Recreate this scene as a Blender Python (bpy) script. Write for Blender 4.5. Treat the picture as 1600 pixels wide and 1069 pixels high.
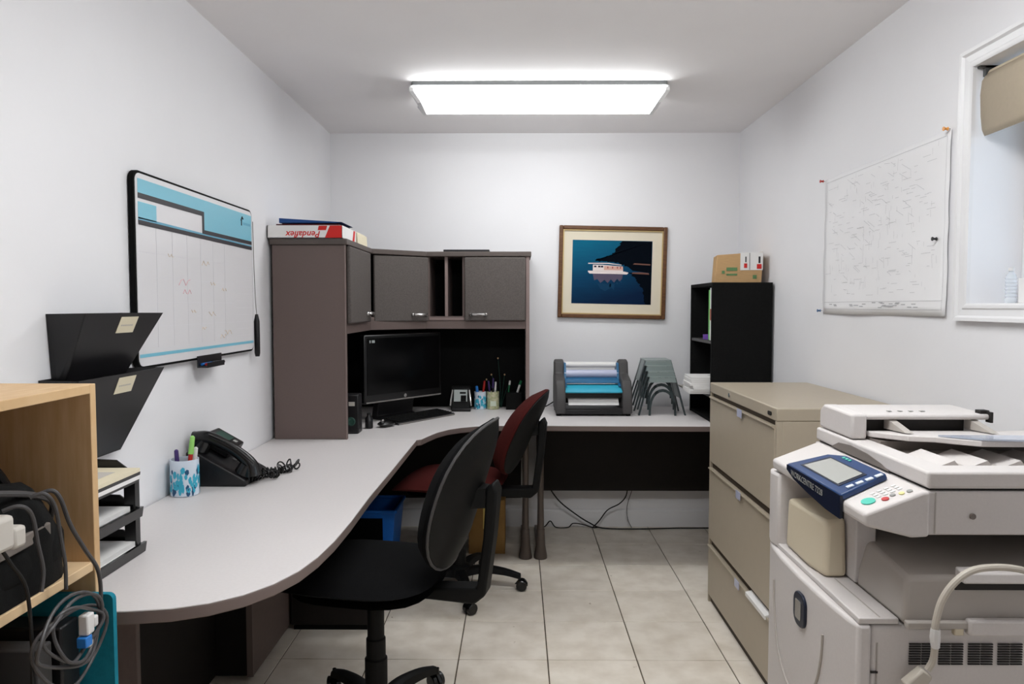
import bpy, bmesh, math, random
from mathutils import Vector, Matrix
random.seed(7)
PI = math.pi
scn = bpy.context.scene
for o in list(bpy.data.objects): bpy.data.objects.remove(o)
COL = scn.collection

# ------------------------------------------------------------------ camera
cd = bpy.data.cameras.new('camera'); cam = bpy.data.objects.new('camera', cd); COL.objects.link(cam)
cd.sensor_fit = 'HORIZONTAL'; cd.sensor_width = 36; cd.lens = 36*1140/1600; cd.clip_start = 0.02
cam.location = (0, 0, 1.363)
cam.rotation_euler = (math.radians(90-2.787), 0, math.radians(0.452))
scn.camera = cam
# ------------------------------------------------------------------ world (overcast daylight outside the window)
w = bpy.data.worlds.new('world'); scn.world = w; w.use_nodes = True
bg = w.node_tree.nodes['Background']; bg.inputs[0].default_value = (0.80, 0.90, 1.0, 1); bg.inputs[1].default_value = 1.15
LAMP, LAMP_NEAR = 4.7, 8.8   # emission of the two fluorescent diffusers
scn.view_settings.view_transform = 'Standard'; scn.view_settings.look = 'None'
scn.view_settings.exposure = 1.40; scn.view_settings.gamma = 1.0; scn.view_settings.use_curve_mapping = False

# ------------------------------------------------------------------ helpers
def lin(c):
    return tuple(((v/255)/12.92 if v/255 <= 0.04045 else ((v/255+0.055)/1.055)**2.4) for v in c)
MATS = {}
def mat(name, rgb, rough=0.5, spec=0.4, metal=0.0, var=0.0, scale=20.0, bump=0.0, bscale=None, rgb2=None, emit=0.0, trans=0.0, stretch=None, alpha=None):
    m = bpy.data.materials.new(name); m.use_nodes = True; nt = m.node_tree; b = nt.nodes['Principled BSDF']
    c = lin(rgb); b.inputs['Base Color'].default_value = (*c, 1)
    b.inputs['Roughness'].default_value = rough; b.inputs['Specular IOR Level'].default_value = spec; b.inputs['Metallic'].default_value = metal
    if trans: b.inputs['Transmission Weight'].default_value = trans
    if alpha: b.inputs['Alpha'].default_value = alpha
    if emit:
        b.inputs['Emission Color'].default_value = (*c, 1); b.inputs['Emission Strength'].default_value = emit
    if var or bump or rgb2:
        tc = nt.nodes.new('ShaderNodeTexCoord'); mp = nt.nodes.new('ShaderNodeMapping'); nt.links.new(tc.outputs['Object'], mp.inputs[0])
        if stretch: mp.inputs['Scale'].default_value = stretch
        n = nt.nodes.new('ShaderNodeTexNoise'); n.inputs['Scale'].default_value = scale; n.inputs['Detail'].default_value = 4
        nt.links.new(mp.outputs[0], n.inputs[0])
        if var or rgb2:
            r = nt.nodes.new('ShaderNodeValToRGB'); r.color_ramp.elements[0].position = 0.3; r.color_ramp.elements[1].position = 0.7
            ca = lin(rgb2) if rgb2 else tuple(v*(1-var) for v in c); cb = c if rgb2 else tuple(min(1, v*(1+var)) for v in c)
            r.color_ramp.elements[0].color = (*ca, 1); r.color_ramp.elements[1].color = (*cb, 1)
            nt.links.new(n.outputs[0], r.inputs[0]); nt.links.new(r.outputs[0], b.inputs['Base Color'])
        if bump:
            n2 = nt.nodes.new('ShaderNodeTexNoise'); n2.inputs['Scale'].default_value = bscale or scale; n2.inputs['Detail'].default_value = 3
            nt.links.new(mp.outputs[0], n2.inputs[0])
            bp = nt.nodes.new('ShaderNodeBump'); bp.inputs['Strength'].default_value = bump; bp.inputs['Distance'].default_value = 0.002
            nt.links.new(n2.outputs[0], bp.inputs['Height']); nt.links.new(bp.outputs[0], b.inputs['Normal'])
    MATS[name] = m
    return m
M = MATS
mat('wall', (236,235,237), .55, .3, var=.012, scale=3, bump=.15, bscale=60)
mat('ceiling', (248,245,245), .8, .2, var=.01, scale=4, bump=.1, bscale=80)
mat('trim_white', (232,231,232), .35, .4)
mat('grout', (92,82,70), .9, .1, var=.2, scale=8)
mat('laminate', (216,211,210), .42, .35, var=.02, scale=120)
mat('band', (118,104,99), .5, .3)
mat('desk_panel', (112,98,93), .55, .3, var=.04, scale=60)
mat('desk_dark', (30,25,23), .6, .25, var=.08, scale=40)  # shade under the desks is put into this dark colour
mat('hutch', (106,92,88), .5, .3, var=.03, scale=150)
mat('edge_pink', (134,117,113), .5, .3)
mat('hutch_trim', (90,81,77), .5, .3)
mat('door_face', (92,86,83), .75, .2, var=.16, scale=170, bump=.25, bscale=300)
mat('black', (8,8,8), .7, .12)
mat('black_gloss', (12,12,13), .25, .5)
mat('black_matte', (18,18,18), .85, .15, var=.2, scale=90, bump=.3, bscale=400)
mat('black_plastic', (24,23,25), .4, .4, bump=.08, bscale=500)
mat('chair_fabric', (16,16,17), .95, .1, var=.25, scale=350, bump=.4, bscale=500)
mat('red_fabric', (66,23,21), .95, .1, var=.15, scale=300, bump=.4, bscale=500)
mat('chair_plastic', (13,13,13), .6, .2, bump=.1, bscale=400)
mat('chrome', (190,188,186), .25, .5, metal=.9)
mat('steel', (150,146,142), .4, .5, metal=.6)
mat('leg_metal', (92,82,76), .4, .4, metal=.3)
mat('cabinet_beige', (178,166,147), .42, .4, var=.015, scale=30, bump=.05, bscale=300)
mat('slot_dark', (70,60,50), .6, .2)
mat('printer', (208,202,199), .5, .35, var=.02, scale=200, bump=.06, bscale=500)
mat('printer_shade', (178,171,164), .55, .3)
mat('printer_beige', (212,200,176), .5, .3)
mat('printer_dark', (38,35,33), .6, .3)
mat('printer_grey', (120,112,106), .55, .3)
mat('navy', (28,58,104), .35, .45)
mat('navy_dark', (12,22,44), .35, .45)
mat('lcd', (165,165,160), .25, .5)
mat('teal_dot', (85,190,170), .4); mat('red_dot', (190,70,70), .4); mat('yellow_dot', (225,215,150), .5); mat('grey_dot', (150,150,146), .5)
mat('frosted', (196,204,220), .15, .5, alpha=.75)
mat('paper', (232,230,228), .8, .1, var=.01, scale=20)
mat('paper_grey', (196,190,182), .8, .1)
mat('print_ink', (186,186,188), .9, .05); mat('ink', (60,60,62), .9, .05)
mat('cream', (226,216,190), .8, .1)
mat('tan', (216,184,142), .55, .3, rgb2=(202,166,122), scale=14, stretch=(6,1,.6))
mat('tan_edge', (220,190,150), .5, .3, var=.04, scale=30)
mat('teal', (22,122,142), .75, .2, var=.10, scale=60, bump=.2, bscale=200)
mat('white_plastic', (222,220,218), .4, .4)
mat('cable', (74,72,73), .45, .4); mat('cable_black', (20,19,19), .5, .3); mat('cable_beige', (190,182,170), .45, .35)
mat('blue_plastic', (26,104,196), .45, .4)
mat('blue_folder', (30,72,132), .6, .3); mat('maroon', (86,22,28), .6, .3)
mat('box_red', (206,44,40), .6, .25); mat('cardboard', (196,160,116), .85, .1, var=.05, scale=30, stretch=(1,1,8)); mat('cardboard_dark', (150,116,70), .85, .1, var=.08, scale=20)
mat('cardboard_green', (104,140,96), .85, .1)
mat('frame_wood', (112,74,42), .4, .4, rgb2=(84,52,28), scale=30, stretch=(1,1,6))
mat('frame_gold', (196,170,118), .35, .4, metal=.4)
mat('mat_board', (226,216,196), .85, .1)
mat('wb_white', (228,226,228), .22, .5); mat('wb_blue', (128,196,216), .3, .4); mat('wb_blue2', (104,170,196), .3, .4); mat('wb_dark', (62,60,64), .4, .3)
mat('wb_grid', (215,213,217), .4, .3); mat('mk_red', (228,176,180), .6); mat('mk_orange', (226,208,186), .6)
mat('mirror_tint', (44,128,168), .3, .4)
mat('lam_blue', (30,98,140), .35, .4); mat('lam_cyan', (58,176,204), .3, .45); mat('lam_film', (186,190,214), .2, .5); mat('lam_grey', (72,70,70), .5, .3)
mat('smoke', (142,154,152), .3, .45, alpha=.9); mat('smoke_dark', (52,62,64), .35, .4)
mat('green_binder', (120,200,110), .5, .3); mat('binder_red', (170,90,84), .6, .2); mat('purple', (110,70,160), .5, .3)
mat('cup_white', (214,224,236), .45, .3); mat('cup_teal', (64,172,200), .45, .3); mat('cup_navy', (40,84,120), .45, .3)
mat('jar_green', (150,160,110), .4, .3, rgb2=(214,206,180), scale=60); mat('jar_label', (206,214,196), .6)
mat('pen_red', (180,40,34), .4); mat('pen_green', (150,210,110), .4); mat('pen_blue', (40,120,200), .4); mat('pen_purple', (70,50,110), .4); mat('pen_dkgreen', (30,110,70), .4); mat('pen_yellow', (224,200,110), .5)
mat('blind', (204,190,168), .85, .1, var=.02, scale=80, bump=.2, bscale=500); mat('blind_back', (150,126,96), .9, .1)
mat('bracket', (96,98,98), .4, .4, metal=.5)
mat('pin_red', (190,60,50), .4); mat('pin_orange', (232,160,80), .4); mat('pin_blue', (90,120,160), .4); mat('pin_black', (50,50,52), .4)
mat('drawing', (240,239,240), .8, .1, var=.012, scale=6)
mat('glass_clear', (235,242,248), .03, .5, trans=1.0)
mat('bottle_clear', (236,242,248), .12, .5, alpha=.45)
mat('screen', (6,6,7), .15, .22); mat('gold', (180,150,70), .4, .4, metal=.4)
mat('green_dark', (36,70,60), .5); mat('orange_skin', (200,160,120), .5)
mat('lens', (249,252,253), .4, .3, emit=LAMP); mat('lens_near', (249,252,253), .4, .3, emit=LAMP_NEAR)
mat('fixture_white', (235,235,235), .4, .3)
mat('lit_screen', (140,146,144), .3, .3, emit=.06)

def tile_mat():
    m = bpy.data.materials.new('floor_tile'); m.use_nodes = True; nt = m.node_tree; b = nt.nodes['Principled BSDF']
    b.inputs['Roughness'].default_value = .38; b.inputs['Specular IOR Level'].default_value = .35
    oi = nt.nodes.new('ShaderNodeObjectInfo'); g = nt.nodes.new('ShaderNodeTexCoord'); ge = nt.nodes.new('ShaderNodeNewGeometry')
    n = nt.nodes.new('ShaderNodeTexNoise'); n.inputs['Scale'].default_value = 9; n.inputs['Detail'].default_value = 8
    nt.links.new(ge.outputs['Position'], n.inputs[0])
    r = nt.nodes.new('ShaderNodeValToRGB'); r.color_ramp.elements[0].position = .3; r.color_ramp.elements[1].position = .62
    r.color_ramp.elements[0].color = (*lin((222,211,195)), 1); r.color_ramp.elements[1].color = (*lin((242,233,220)), 1)
    nt.links.new(n.outputs[0], r.inputs[0])
    mr = nt.nodes.new('ShaderNodeMapRange'); mr.inputs[3].default_value = .94; mr.inputs[4].default_value = 1.04
    nt.links.new(oi.outputs['Random'], mr.inputs[0])
    hs = nt.nodes.new('ShaderNodeHueSaturation'); nt.links.new(mr.outputs[0], hs.inputs['Value']); nt.links.new(r.outputs[0], hs.inputs['Color'])
    n2 = nt.nodes.new('ShaderNodeTexNoise'); n2.inputs['Scale'].default_value = 26; n2.inputs['Detail'].default_value = 2
    nt.links.new(ge.outputs['Position'], n2.inputs[0])
    r2 = nt.nodes.new('ShaderNodeValToRGB'); r2.color_ramp.elements[0].position = .74; r2.color_ramp.elements[1].position = .78
    r2.color_ramp.elements[0].color = (0,0,0,1); r2.color_ramp.elements[1].color = (.8,.8,.8,1)
    nt.links.new(n2.outputs[0], r2.inputs[0])
    mx = nt.nodes.new('ShaderNodeMix'); mx.data_type = 'RGBA'; nt.links.new(r2.outputs[0], mx.inputs[0]); nt.links.new(hs.outputs[0], mx.inputs[6])
    mx.inputs[7].default_value = (*lin((140,116,84)), 1)
    nt.links.new(mx.outputs[2], b.inputs['Base Color']); M['tile'] = m
tile_mat()
def picture_mat():
    m = bpy.data.materials.new('water_print'); m.use_nodes = True; nt = m.node_tree; b = nt.nodes['Principled BSDF']; b.inputs['Roughness'].default_value = .6; b.inputs['Specular IOR Level'].default_value = .1
    tc = nt.nodes.new('ShaderNodeTexCoord'); sx = nt.nodes.new('ShaderNodeSeparateXYZ'); nt.links.new(tc.outputs['Generated'], sx.inputs[0])
    r = nt.nodes.new('ShaderNodeValToRGB'); e = r.color_ramp.elements
    e[0].position = 0; e[0].color = (*lin((2,30,62)), 1); e[1].position = 1; e[1].color = (*lin((8,98,128)), 1)
    x = e.new(.45); x.color = (*lin((4,62,96)), 1)
    n = nt.nodes.new('ShaderNodeTexNoise'); n.inputs['Scale'].default_value = 4; mp = nt.nodes.new('ShaderNodeMapping'); mp.inputs['Scale'].default_value = (1,1,8)
    nt.links.new(tc.outputs['Generated'], mp.inputs[0]); nt.links.new(mp.outputs[0], n.inputs[0])
    a = nt.nodes.new('ShaderNodeMath'); a.operation = 'MULTIPLY_ADD'; a.inputs[1].default_value = .18; nt.links.new(n.outputs[0], a.inputs[0])
    s = nt.nodes.new('ShaderNodeMath'); s.operation = 'MULTIPLY_ADD'; s.inputs[1].default_value = -.30; nt.links.new(sx.outputs[0], s.inputs[0]); nt.links.new(sx.outputs[2], s.inputs[2])
    nt.links.new(s.outputs[0], a.inputs[2]); nt.links.new(a.outputs[0], r.inputs[0]); nt.links.new(r.outputs[0], b.inputs['Base Color']); M['water_print'] = m
picture_mat()
mat('boat_white', (236,222,220), .7, .05); mat('boat_pink', (214,170,156), .7, .05); mat('boat_reflect', (92,84,104), .7, .05); mat('boat_win', (40,34,50), .7, .05); mat('print_dark', (2,8,18), .7, .05)
mat('boat_reflect2', (24,62,92), .7, .05); mat('boat_far', (120,84,74), .7, .05)

class B:
    """collects geometry in a bmesh"""
    def __init__(s): s.b = bmesh.new()
    def faces(s, vs, fs):
        v = [s.b.verts.new(p) for p in vs]
        for f in fs:
            try: s.b.faces.new([v[i] for i in f])
            except ValueError: pass
        return v
    def box(s, x0, x1, y0, y1, z0, z1):
        v = s.faces([(x,y,z) for x in (x0,x1) for y in (y0,y1) for z in (z0,z1)],
            [(0,1,3,2),(4,6,7,5),(0,4,5,1),(2,3,7,6),(0,2,6,4),(1,5,7,3)]); return s
    def prism(s, pts, ax, a, b_):
        n = len(pts)
        def P(p, t): return {'x':(t,p[0],p[1]), 'y':(p[0],t,p[1]), 'z':(p[0],p[1],t)}[ax]
        s.faces([P(p,a) for p in pts]+[P(p,b_) for p in pts],
            [tuple(range(n))[::-1], tuple(range(n,2*n))]+[(i,(i+1)%n,n+(i+1)%n,n+i) for i in range(n)]); return s
    def hull4(s, bot, top):     # two polygons with equal count
        n = len(bot)
        s.faces(list(bot)+list(top), [tuple(range(n))[::-1], tuple(range(n,2*n))]+[(i,(i+1)%n,n+(i+1)%n,n+i) for i in range(n)]); return s
    def tube(s, path, r, n=8, closed=False):
        path = [Vector(p) for p in path]; L = len(path); rings = []; up = Vector((0,0,1)); prev = None
        for i, p in enumerate(path):
            if closed: t = path[(i+1)%L]-path[i-1]
            else: t = path[min(i+1,L-1)]-path[max(i-1,0)]
            if t.length < 1e-9: t = Vector((0,0,1))
            t.normalize()
            if prev is None:
                a = t.cross(up)
                if a.length < .05: a = t.cross(Vector((1,0,0)))
            else: a = prev-t*prev.dot(t)
            if a.length < 1e-6: a = t.orthogonal()
            a.normalize(); c = t.cross(a); prev = a
            rr = r[i] if isinstance(r,(list,tuple)) else r
            rings.append([s.b.verts.new(p+(a*math.cos(2*PI*k/n)+c*math.sin(2*PI*k/n))*rr) for k in range(n)])
        for i in range(L if closed else L-1):
            A, C = rings[i], rings[(i+1)%L]
            for k in range(n): s.b.faces.new((A[k],A[(k+1)%n],C[(k+1)%n],C[k]))
        if not closed: s.b.faces.new(rings[0][::-1]); s.b.faces.new(rings[-1])
        return s
    def cyl(s, p0, p1, r, n=20): return s.tube([p0, p1], r, n)
    def lathe(s, prof, c=(0,0,0), n=24):
        rings = []
        for r, z in prof:
            rings.append([s.b.verts.new((c[0]+max(r,1e-5)*math.cos(2*PI*k/n), c[1]+max(r,1e-5)*math.sin(2*PI*k/n), c[2]+z)) for k in range(n)])
        for A, C in zip(rings, rings[1:]):
            for k in range(n): s.b.faces.new((A[k],A[(k+1)%n],C[(k+1)%n],C[k]))
        s.b.faces.new(rings[0][::-1]); s.b.faces.new(rings[-1]); return s
    def ell(s, c, r, nu=16, nv=10):
        prof = [(math.sin(PI*i/nv), -math.cos(PI*i/nv)) for i in range(nv+1)]; st = len(s.b.verts)
        s.b.verts.ensure_lookup_table(); new = B(); new.lathe(prof, n=nu)
        new.xf(Matrix.Translation(c) @ Matrix.Diagonal((*r,1))); s.join(new); return s
    def pad(s, w, h, f, power=4, n=36, rings=6):
        """closed cushion: f(u,v,side,rr) -> point, u,v in metres about centre, rr in 0..1"""
        idx = {}
        out = []
        for k in range(n):
            a = 2*PI*k/n; c, sn = math.cos(a), math.sin(a)
            d = (abs(c)**power+abs(sn)**power)**(-1/power); out.append((c*d*w/2, sn*d*h/2))
        layers = []
        for side in (1,-1):
            for j in range(1, rings+1):
                rr = j/rings if side == 1 else (rings+1-j)/rings
                layers.append([s.b.verts.new(f(u*rr, v*rr, side, rr)) for u, v in out])
        c1 = s.b.verts.new(f(0,0,1,0)); c2 = s.b.verts.new(f(0,0,-1,0))
        for A, C in zip(layers, layers[1:]):
            for k in range(n): s.b.faces.new((A[k],A[(k+1)%n],C[(k+1)%n],C[k]))
        for k in range(n):
            s.b.faces.new((c1, layers[0][(k+1)%n], layers[0][k])); s.b.faces.new((c2, layers[-1][k], layers[-1][(k+1)%n]))
        return s
    def join(s, o):
        me = bpy.data.meshes.new('tmp'); o.b.to_mesh(me); s.b.from_mesh(me); bpy.data.meshes.remove(me); o.b.free(); return s
    def xf(s, m): bmesh.ops.transform(s.b, matrix=m, verts=s.b.verts); return s
def smooth_path(pts, k=6):
    P = [Vector(p) for p in pts]; out = []
    for i in range(len(P)-1):
        a, b_, c, d = P[max(i-1,0)], P[i], P[i+1], P[min(i+2,len(P)-1)]
        for j in range(k):
            t = j/k
            out.append(.5*((2*b_)+(c-a)*t+(2*a-5*b_+4*c-d)*t*t+(3*b_-a-3*c+d)*t**3))
    return out+[P[-1]]
WORLD = {}
def root_of(o):
    while o.parent: o = o.parent
    return o
def obj(name, b, m, parent=None, bev=0.0, seg=2, flat=False):
    if parent is not None:
        off = WORLD.get(root_of(parent).name)
        if off is not None: b.xf(Matrix.Translation(-off))
    bmesh.ops.remove_doubles(b.b, verts=b.b.verts, dist=1e-6)
    bmesh.ops.recalc_face_normals(b.b, faces=b.b.faces)
    me = bpy.data.meshes.new(name); b.b.to_mesh(me); b.b.free()
    me.materials.append(M[m] if isinstance(m, str) else m)
    if not flat:
        me.polygons.foreach_set('use_smooth', [True]*len(me.polygons)); me.set_sharp_from_angle(angle=math.radians(35))
    o = bpy.data.objects.new(name, me); COL.objects.link(o)
    if parent is not None: o.parent = parent
    if bev:
        md = o.modifiers.new('bevel', 'BEVEL'); md.width = bev; md.segments = seg; md.limit_method = 'ANGLE'; md.angle_limit = math.radians(35)
    return o
def tag(o, label, cat, group=None):
    o['label'] = label; o['category'] = cat
    if group: o['group'] = group
    return o
def thing(name, label, cat, loc, rotz=0.0, world=True, group=None):
    o = bpy.data.objects.new(name, None); COL.objects.link(o); o.empty_display_size = .05
    o.location = loc; o.rotation_euler = (0,0,rotz); tag(o, label, cat, group)
    if world: WORLD[o.name] = Vector(loc)
    return o
def struct(o): o['kind'] = 'structure'; return o
def single(name, b, m, label, cat, loc=None, bev=0.0, group=None, rot=None):
    """a thing that is one mesh: geometry given in world coordinates, origin moved to its base"""
    bmesh.ops.recalc_face_normals(b.b, faces=b.b.faces)
    if loc is None:
        xs = [v.co for v in b.b.verts]
        loc = (sum(v.x for v in xs)/len(xs), sum(v.y for v in xs)/len(xs), min(v.z for v in xs))
    b.xf(Matrix.Translation(-Vector(loc))); o = obj(name, b, m, None, bev); o.location = loc
    return tag(o, label, cat, group)
def text_mesh(txt, size, mtx, depth=.0002, shear=0.0, align='LEFT', bold=0.0):
    c = bpy.data.curves.new('t', 'FONT'); c.body = txt; c.size = size; c.extrude = depth; c.shear = shear; c.align_x = align; c.resolution_u = 2; c.offset = bold
    o = bpy.data.objects.new('t', c); COL.objects.link(o)
    dg = bpy.context.evaluated_depsgraph_get(); me = bpy.data.meshes.new_from_object(o.evaluated_get(dg))
    b = B(); b.b.from_mesh(me); bpy.data.objects.remove(o); bpy.data.curves.remove(c); bpy.data.meshes.remove(me)
    b.xf(mtx); return b
def basis(o, x, y):      # matrix with local x, y axes and origin
    x = Vector(x).normalized(); y = Vector(y).normalized(); z = x.cross(y)
    return Matrix(((x.x,y.x,z.x,o[0]),(x.y,y.y,z.y,o[1]),(x.z,y.z,z.z,o[2]),(0,0,0,1)))
def rrect(x0, x1, y0, y1, r, n=5):
    pts = []
    for cx, cy, a0 in ((x1-r,y0+r,-90),(x1-r,y1-r,0),(x0+r,y1-r,90),(x0+r,y0+r,180)):
        for i in range(n+1):
            a = math.radians(a0+90*i/n); pts.append((cx+r*math.cos(a), cy+r*math.sin(a)))
    return pts

# ------------------------------------------------------------------ room shell
LX, RX, D, ZC, YF = -1.14, 1.344, 4.479, 2.413, -1.35
DZ = .75
fl = struct(obj('floor', B().box(LX-.1, RX+.1, YF-.1, D+.1, -.1, -.004), 'grout'))
T, G = .3445, .004
cache = {}
i0 = -4
for i in range(-4, 4):
    for j in range(-13, 5):
        x0 = max(.116+i*T+G/2, LX); x1 = min(.116+(i+1)*T-G/2, RX)
        y0 = max(3.10+j*T+G/2, YF); y1 = min(3.10+(j+1)*T-G/2, D)
        if x1-x0 < .01 or y1-y0 < .01: continue
        k = (round(x1-x0,3), round(y1-y0,3))
        if k not in cache:
            o = obj('tile', B().box(-k[0]/2, k[0]/2, -k[1]/2, k[1]/2, -.006, 0), 'tile', fl, bev=.0015, seg=1); cache[k] = o
        else:
            o = cache[k].copy(); COL.objects.link(o)
        o.location = ((x0+x1)/2, (y0+y1)/2, 0)
struct(obj('ceiling', B().box(LX-.1, RX+.3, YF-.1, D+.1, ZC, ZC+.1), 'ceiling'))
struct(obj('wall_left', B().box(LX-.1, LX, YF-.1, D+.1, 0, ZC), 'wall'))
struct(obj('wall_back', B().box(LX, RX, D, D+.1, 0, ZC), 'wall'))
struct(obj('wall_front', B().box(LX, RX, YF-.1, YF, 0, ZC), 'wall'))
WY0, WY1, WZ0, WZ1, WT = 1.15, 2.185, 1.372, 2.065, .20
wr = B()
wr.box(RX, RX+WT, YF-.1, WY0, 0, ZC).box(RX, RX+WT, WY1, D+.1, 0, ZC).box(RX, RX+WT, WY0, WY1, 0, WZ0).box(RX, RX+WT, WY0, WY1, WZ1, ZC)
struct(obj('wall_right', wr, 'wall'))
def moulding(name, pts, ax, a, b_): return struct(obj(name, B().prism(pts, ax, a, b_), 'trim_white'))
bp = [(0,0),(.016,0),(.016,.068),(.011,.076),(.011,.092),(.006,.104),(0,.108)]
moulding('baseboard_back', [(D-p, z) for p, z in bp], 'x', LX, RX)
moulding('baseboard_left', [(LX+p, z) for p, z in bp], 'y', YF, D-.02)
moulding('baseboard_right', [(RX-p, z) for p, z in bp], 'y', YF, D-.02)
# window with casing, reveal, sash and pane
win = bpy.data.objects.new('window_1', None); COL.objects.link(win); win['kind'] = 'structure'
cw = .085
cas = [(0,.004),(0,.010),(.008,.014),(.014,.014),(.018,.010),(.036,.012),(.042,.019),(.052,.020),(.052,.0)]   # across the board, from the opening outwards
def casing(side):
    def P(a, t, along):
        if side == 'far': return (RX-t, WY1+a, along)
        if side == 'near': return (RX-t, WY0-a, along)
        if side == 'top': return (RX-t, along, WZ1+a)
        return (RX-t, along, WZ0-a)
    pf = [(0,0)]+cas
    lo, hi = [], []
    for a, t in pf:
        e0, e1 = ((WZ0-a, WZ1+a) if side in ('far','near') else (WY0-a, WY1+a))
        lo.append(P(a,t,e0)); hi.append(P(a,t,e1))
    return B().hull4(lo, hi)
for sd in ('far','near','top','bottom'): obj('casing', casing(sd), 'trim_white', win)
XO = RX+WT
fr = B(); f = .05
fr.box(XO-.05, XO-.005, WY0, WY0+f, WZ0, WZ1).box(XO-.05, XO-.005, WY1-f, WY1, WZ0, WZ1).box(XO-.05, XO-.005, WY0+f, WY1-f, WZ0, WZ0+f).box(XO-.05, XO-.005, WY0+f, WY1-f, WZ1-f, WZ1)
fr.box(XO-.045, XO-.01, (WY0+WY1)/2-.02, (WY0+WY1)/2+.02, WZ0+f, WZ1-f)
obj('sash_frame', fr, 'trim_white', win, bev=.003)
ym = (WY0+WY1)/2
for a, c in ((WY0+f, ym-.02), (ym+.02, WY1-f)):
    obj('pane', B().box(XO-.030, XO-.026, a, c, WZ0+f, WZ1-f), 'glass_clear', win)

# ------------------------------------------------------------------ ceiling light
def ceiling_light(loc, label, lens='lens'):
    t = thing('ceiling_light', label, 'light', loc, world=False, group=None)
    L = .605
    obj('housing', B().box(-L+.01, L-.01, -.134, .134, -.0195, 0), 'bracket', t, bev=.003)  # dark grey colour stands in for the shadow gap below the ceiling
    pr = [(-.132,-.020),(-.141,-.030),(-.140,-.048),(-.108,-.090),(.108,-.090),(.140,-.048),(.141,-.030),(.132,-.020)]
    obj('diffuser', B().hull4([(-L+.012+ (.028 if z < -.06 else 0), y, z) for y, z in pr], [(L-.012-(.028 if z < -.06 else 0), y, z) for y, z in pr]), lens, t)
    for s in (-1,1):
        pe = [(-.124,-.017),(-.143,-.032),(-.143,-.049),(-.111,-.094),(.111,-.094),(.143,-.049),(.143,-.032),(.124,-.017)]
        a = [(s*(L-.012)+s*.012-(s*.034 if z < -.06 else 0), y, z) for y, z in pe]; c = [(s*(L-.018)-(s*.034 if z < -.06 else 0), y, z) for y, z in pe]
        obj('end_cap', B().hull4(a, c), 'fixture_white', t)
    return t
ceiling_light((.10, 3.585, ZC), 'long white fluorescent ceiling light with glowing wraparound diffuser')
ceiling_light((.22, 1.42, ZC), 'second white fluorescent ceiling light in the near half of the room', 'lens_near')

# ------------------------------------------------------------------ desks
def band_top(t, poly, inset=.003):
    obj('edge_band', B().prism(poly, 'z', DZ-.030, DZ-.0015), 'band', t, bev=.004)
    n = len(poly); cx = sum(p[0] for p in poly)/n; cy = sum(p[1] for p in poly)/n
    obj('worktop', B().prism(poly, 'z', DZ-.0035, DZ), 'laminate', t, bev=.001, seg=1)
pl = [(-1.136,3.33),(-.465,3.33),(-.472,2.70),(-.478,2.33),(-.476,2.05),(-.480,1.88),(-.490,1.76),(-.508,1.665),(-.540,1.585),(-.585,1.522),(-.640,1.478),(-.705,1.450),(-.79,1.436),(-.90,1.432),(-1.136,1.432)]
t = thing('desk', 'grey laminate desk along the left wall with a rounded near end', 'desk', (-.8,2.4,0))
band_top(t, pl)
obj('modesty_panel', B().box(-.985,-.966, 2.60, 3.31, .012, DZ-.03), 'desk_panel', t, bev=.002)
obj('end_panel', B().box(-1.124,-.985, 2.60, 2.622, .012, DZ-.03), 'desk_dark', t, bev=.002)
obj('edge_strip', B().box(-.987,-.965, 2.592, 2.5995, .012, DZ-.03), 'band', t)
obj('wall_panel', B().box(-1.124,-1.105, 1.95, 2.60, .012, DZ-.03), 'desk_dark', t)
obj('support_panel', B().box(-1.10,-1.045, 1.95, 1.97, .012, DZ-.03), 'desk_panel', t, bev=.002)
t = thing('corner_desk', 'grey laminate corner desk with curved front edge under the hutch', 'desk', (-.7,4.0,0))
pc = [(-1.136,3.332),(-.462,3.332),(-.445,3.345),(-.425,3.42),(-.392,3.53),(-.345,3.615),(-.290,3.67),(-.215,3.712),(-.133,3.735),(.088,3.737),(.088,4.462),(-1.136,4.462)]
band_top(t, pc)
def desk_leg(t, x, m='leg_metal'):
    g = obj('leg', B().tube([(x,3.90,.03),(x,3.90,.30),(x,3.90,DZ-.03)], [.022,.017,.017], 14).box(x-.012,x+.012,3.90,4.36,.32,.70), m, t, bev=.002)
    obj('foot', B().lathe([(.036,0),(.036,.012),(.026,.07),(.022,.16)], (x,3.90,0), 18).prism([(3.90,0),(4.40,0),(4.40,.03),(3.92,.05)], 'x', x-.022, x+.022), m, g, bev=.002)
desk_leg(t, .042)
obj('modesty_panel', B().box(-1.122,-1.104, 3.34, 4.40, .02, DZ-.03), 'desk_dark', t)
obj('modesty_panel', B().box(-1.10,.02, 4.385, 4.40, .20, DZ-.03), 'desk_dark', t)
t = thing('side_desk', 'straight grey laminate desk along the back wall holding the laminator', 'desk', (.7,4.1,0))
band_top(t, [(.090,3.735),(1.005,3.722),(1.338,3.722),(1.338,4.462),(.090,4.462)])
desk_leg(t, .124)
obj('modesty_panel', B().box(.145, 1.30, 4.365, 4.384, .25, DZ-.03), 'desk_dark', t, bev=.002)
obj('end_panel', B().box(1.312, 1.334, 3.80, 4.40, 0, DZ-.03), 'desk_panel', t, bev=.002)
t = thing('storage_box', 'low dark brown box on the floor beneath the left desk, beside black chair', 'box', (-.78,3.09,0))
obj('body', B().box(-.955,-.60,3.005,3.20,.022,.26), 'desk_dark', t, bev=.004)
obj('plinth', B().box(-.945,-.61,3.012,3.19,0,.022), 'black', t)

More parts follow.
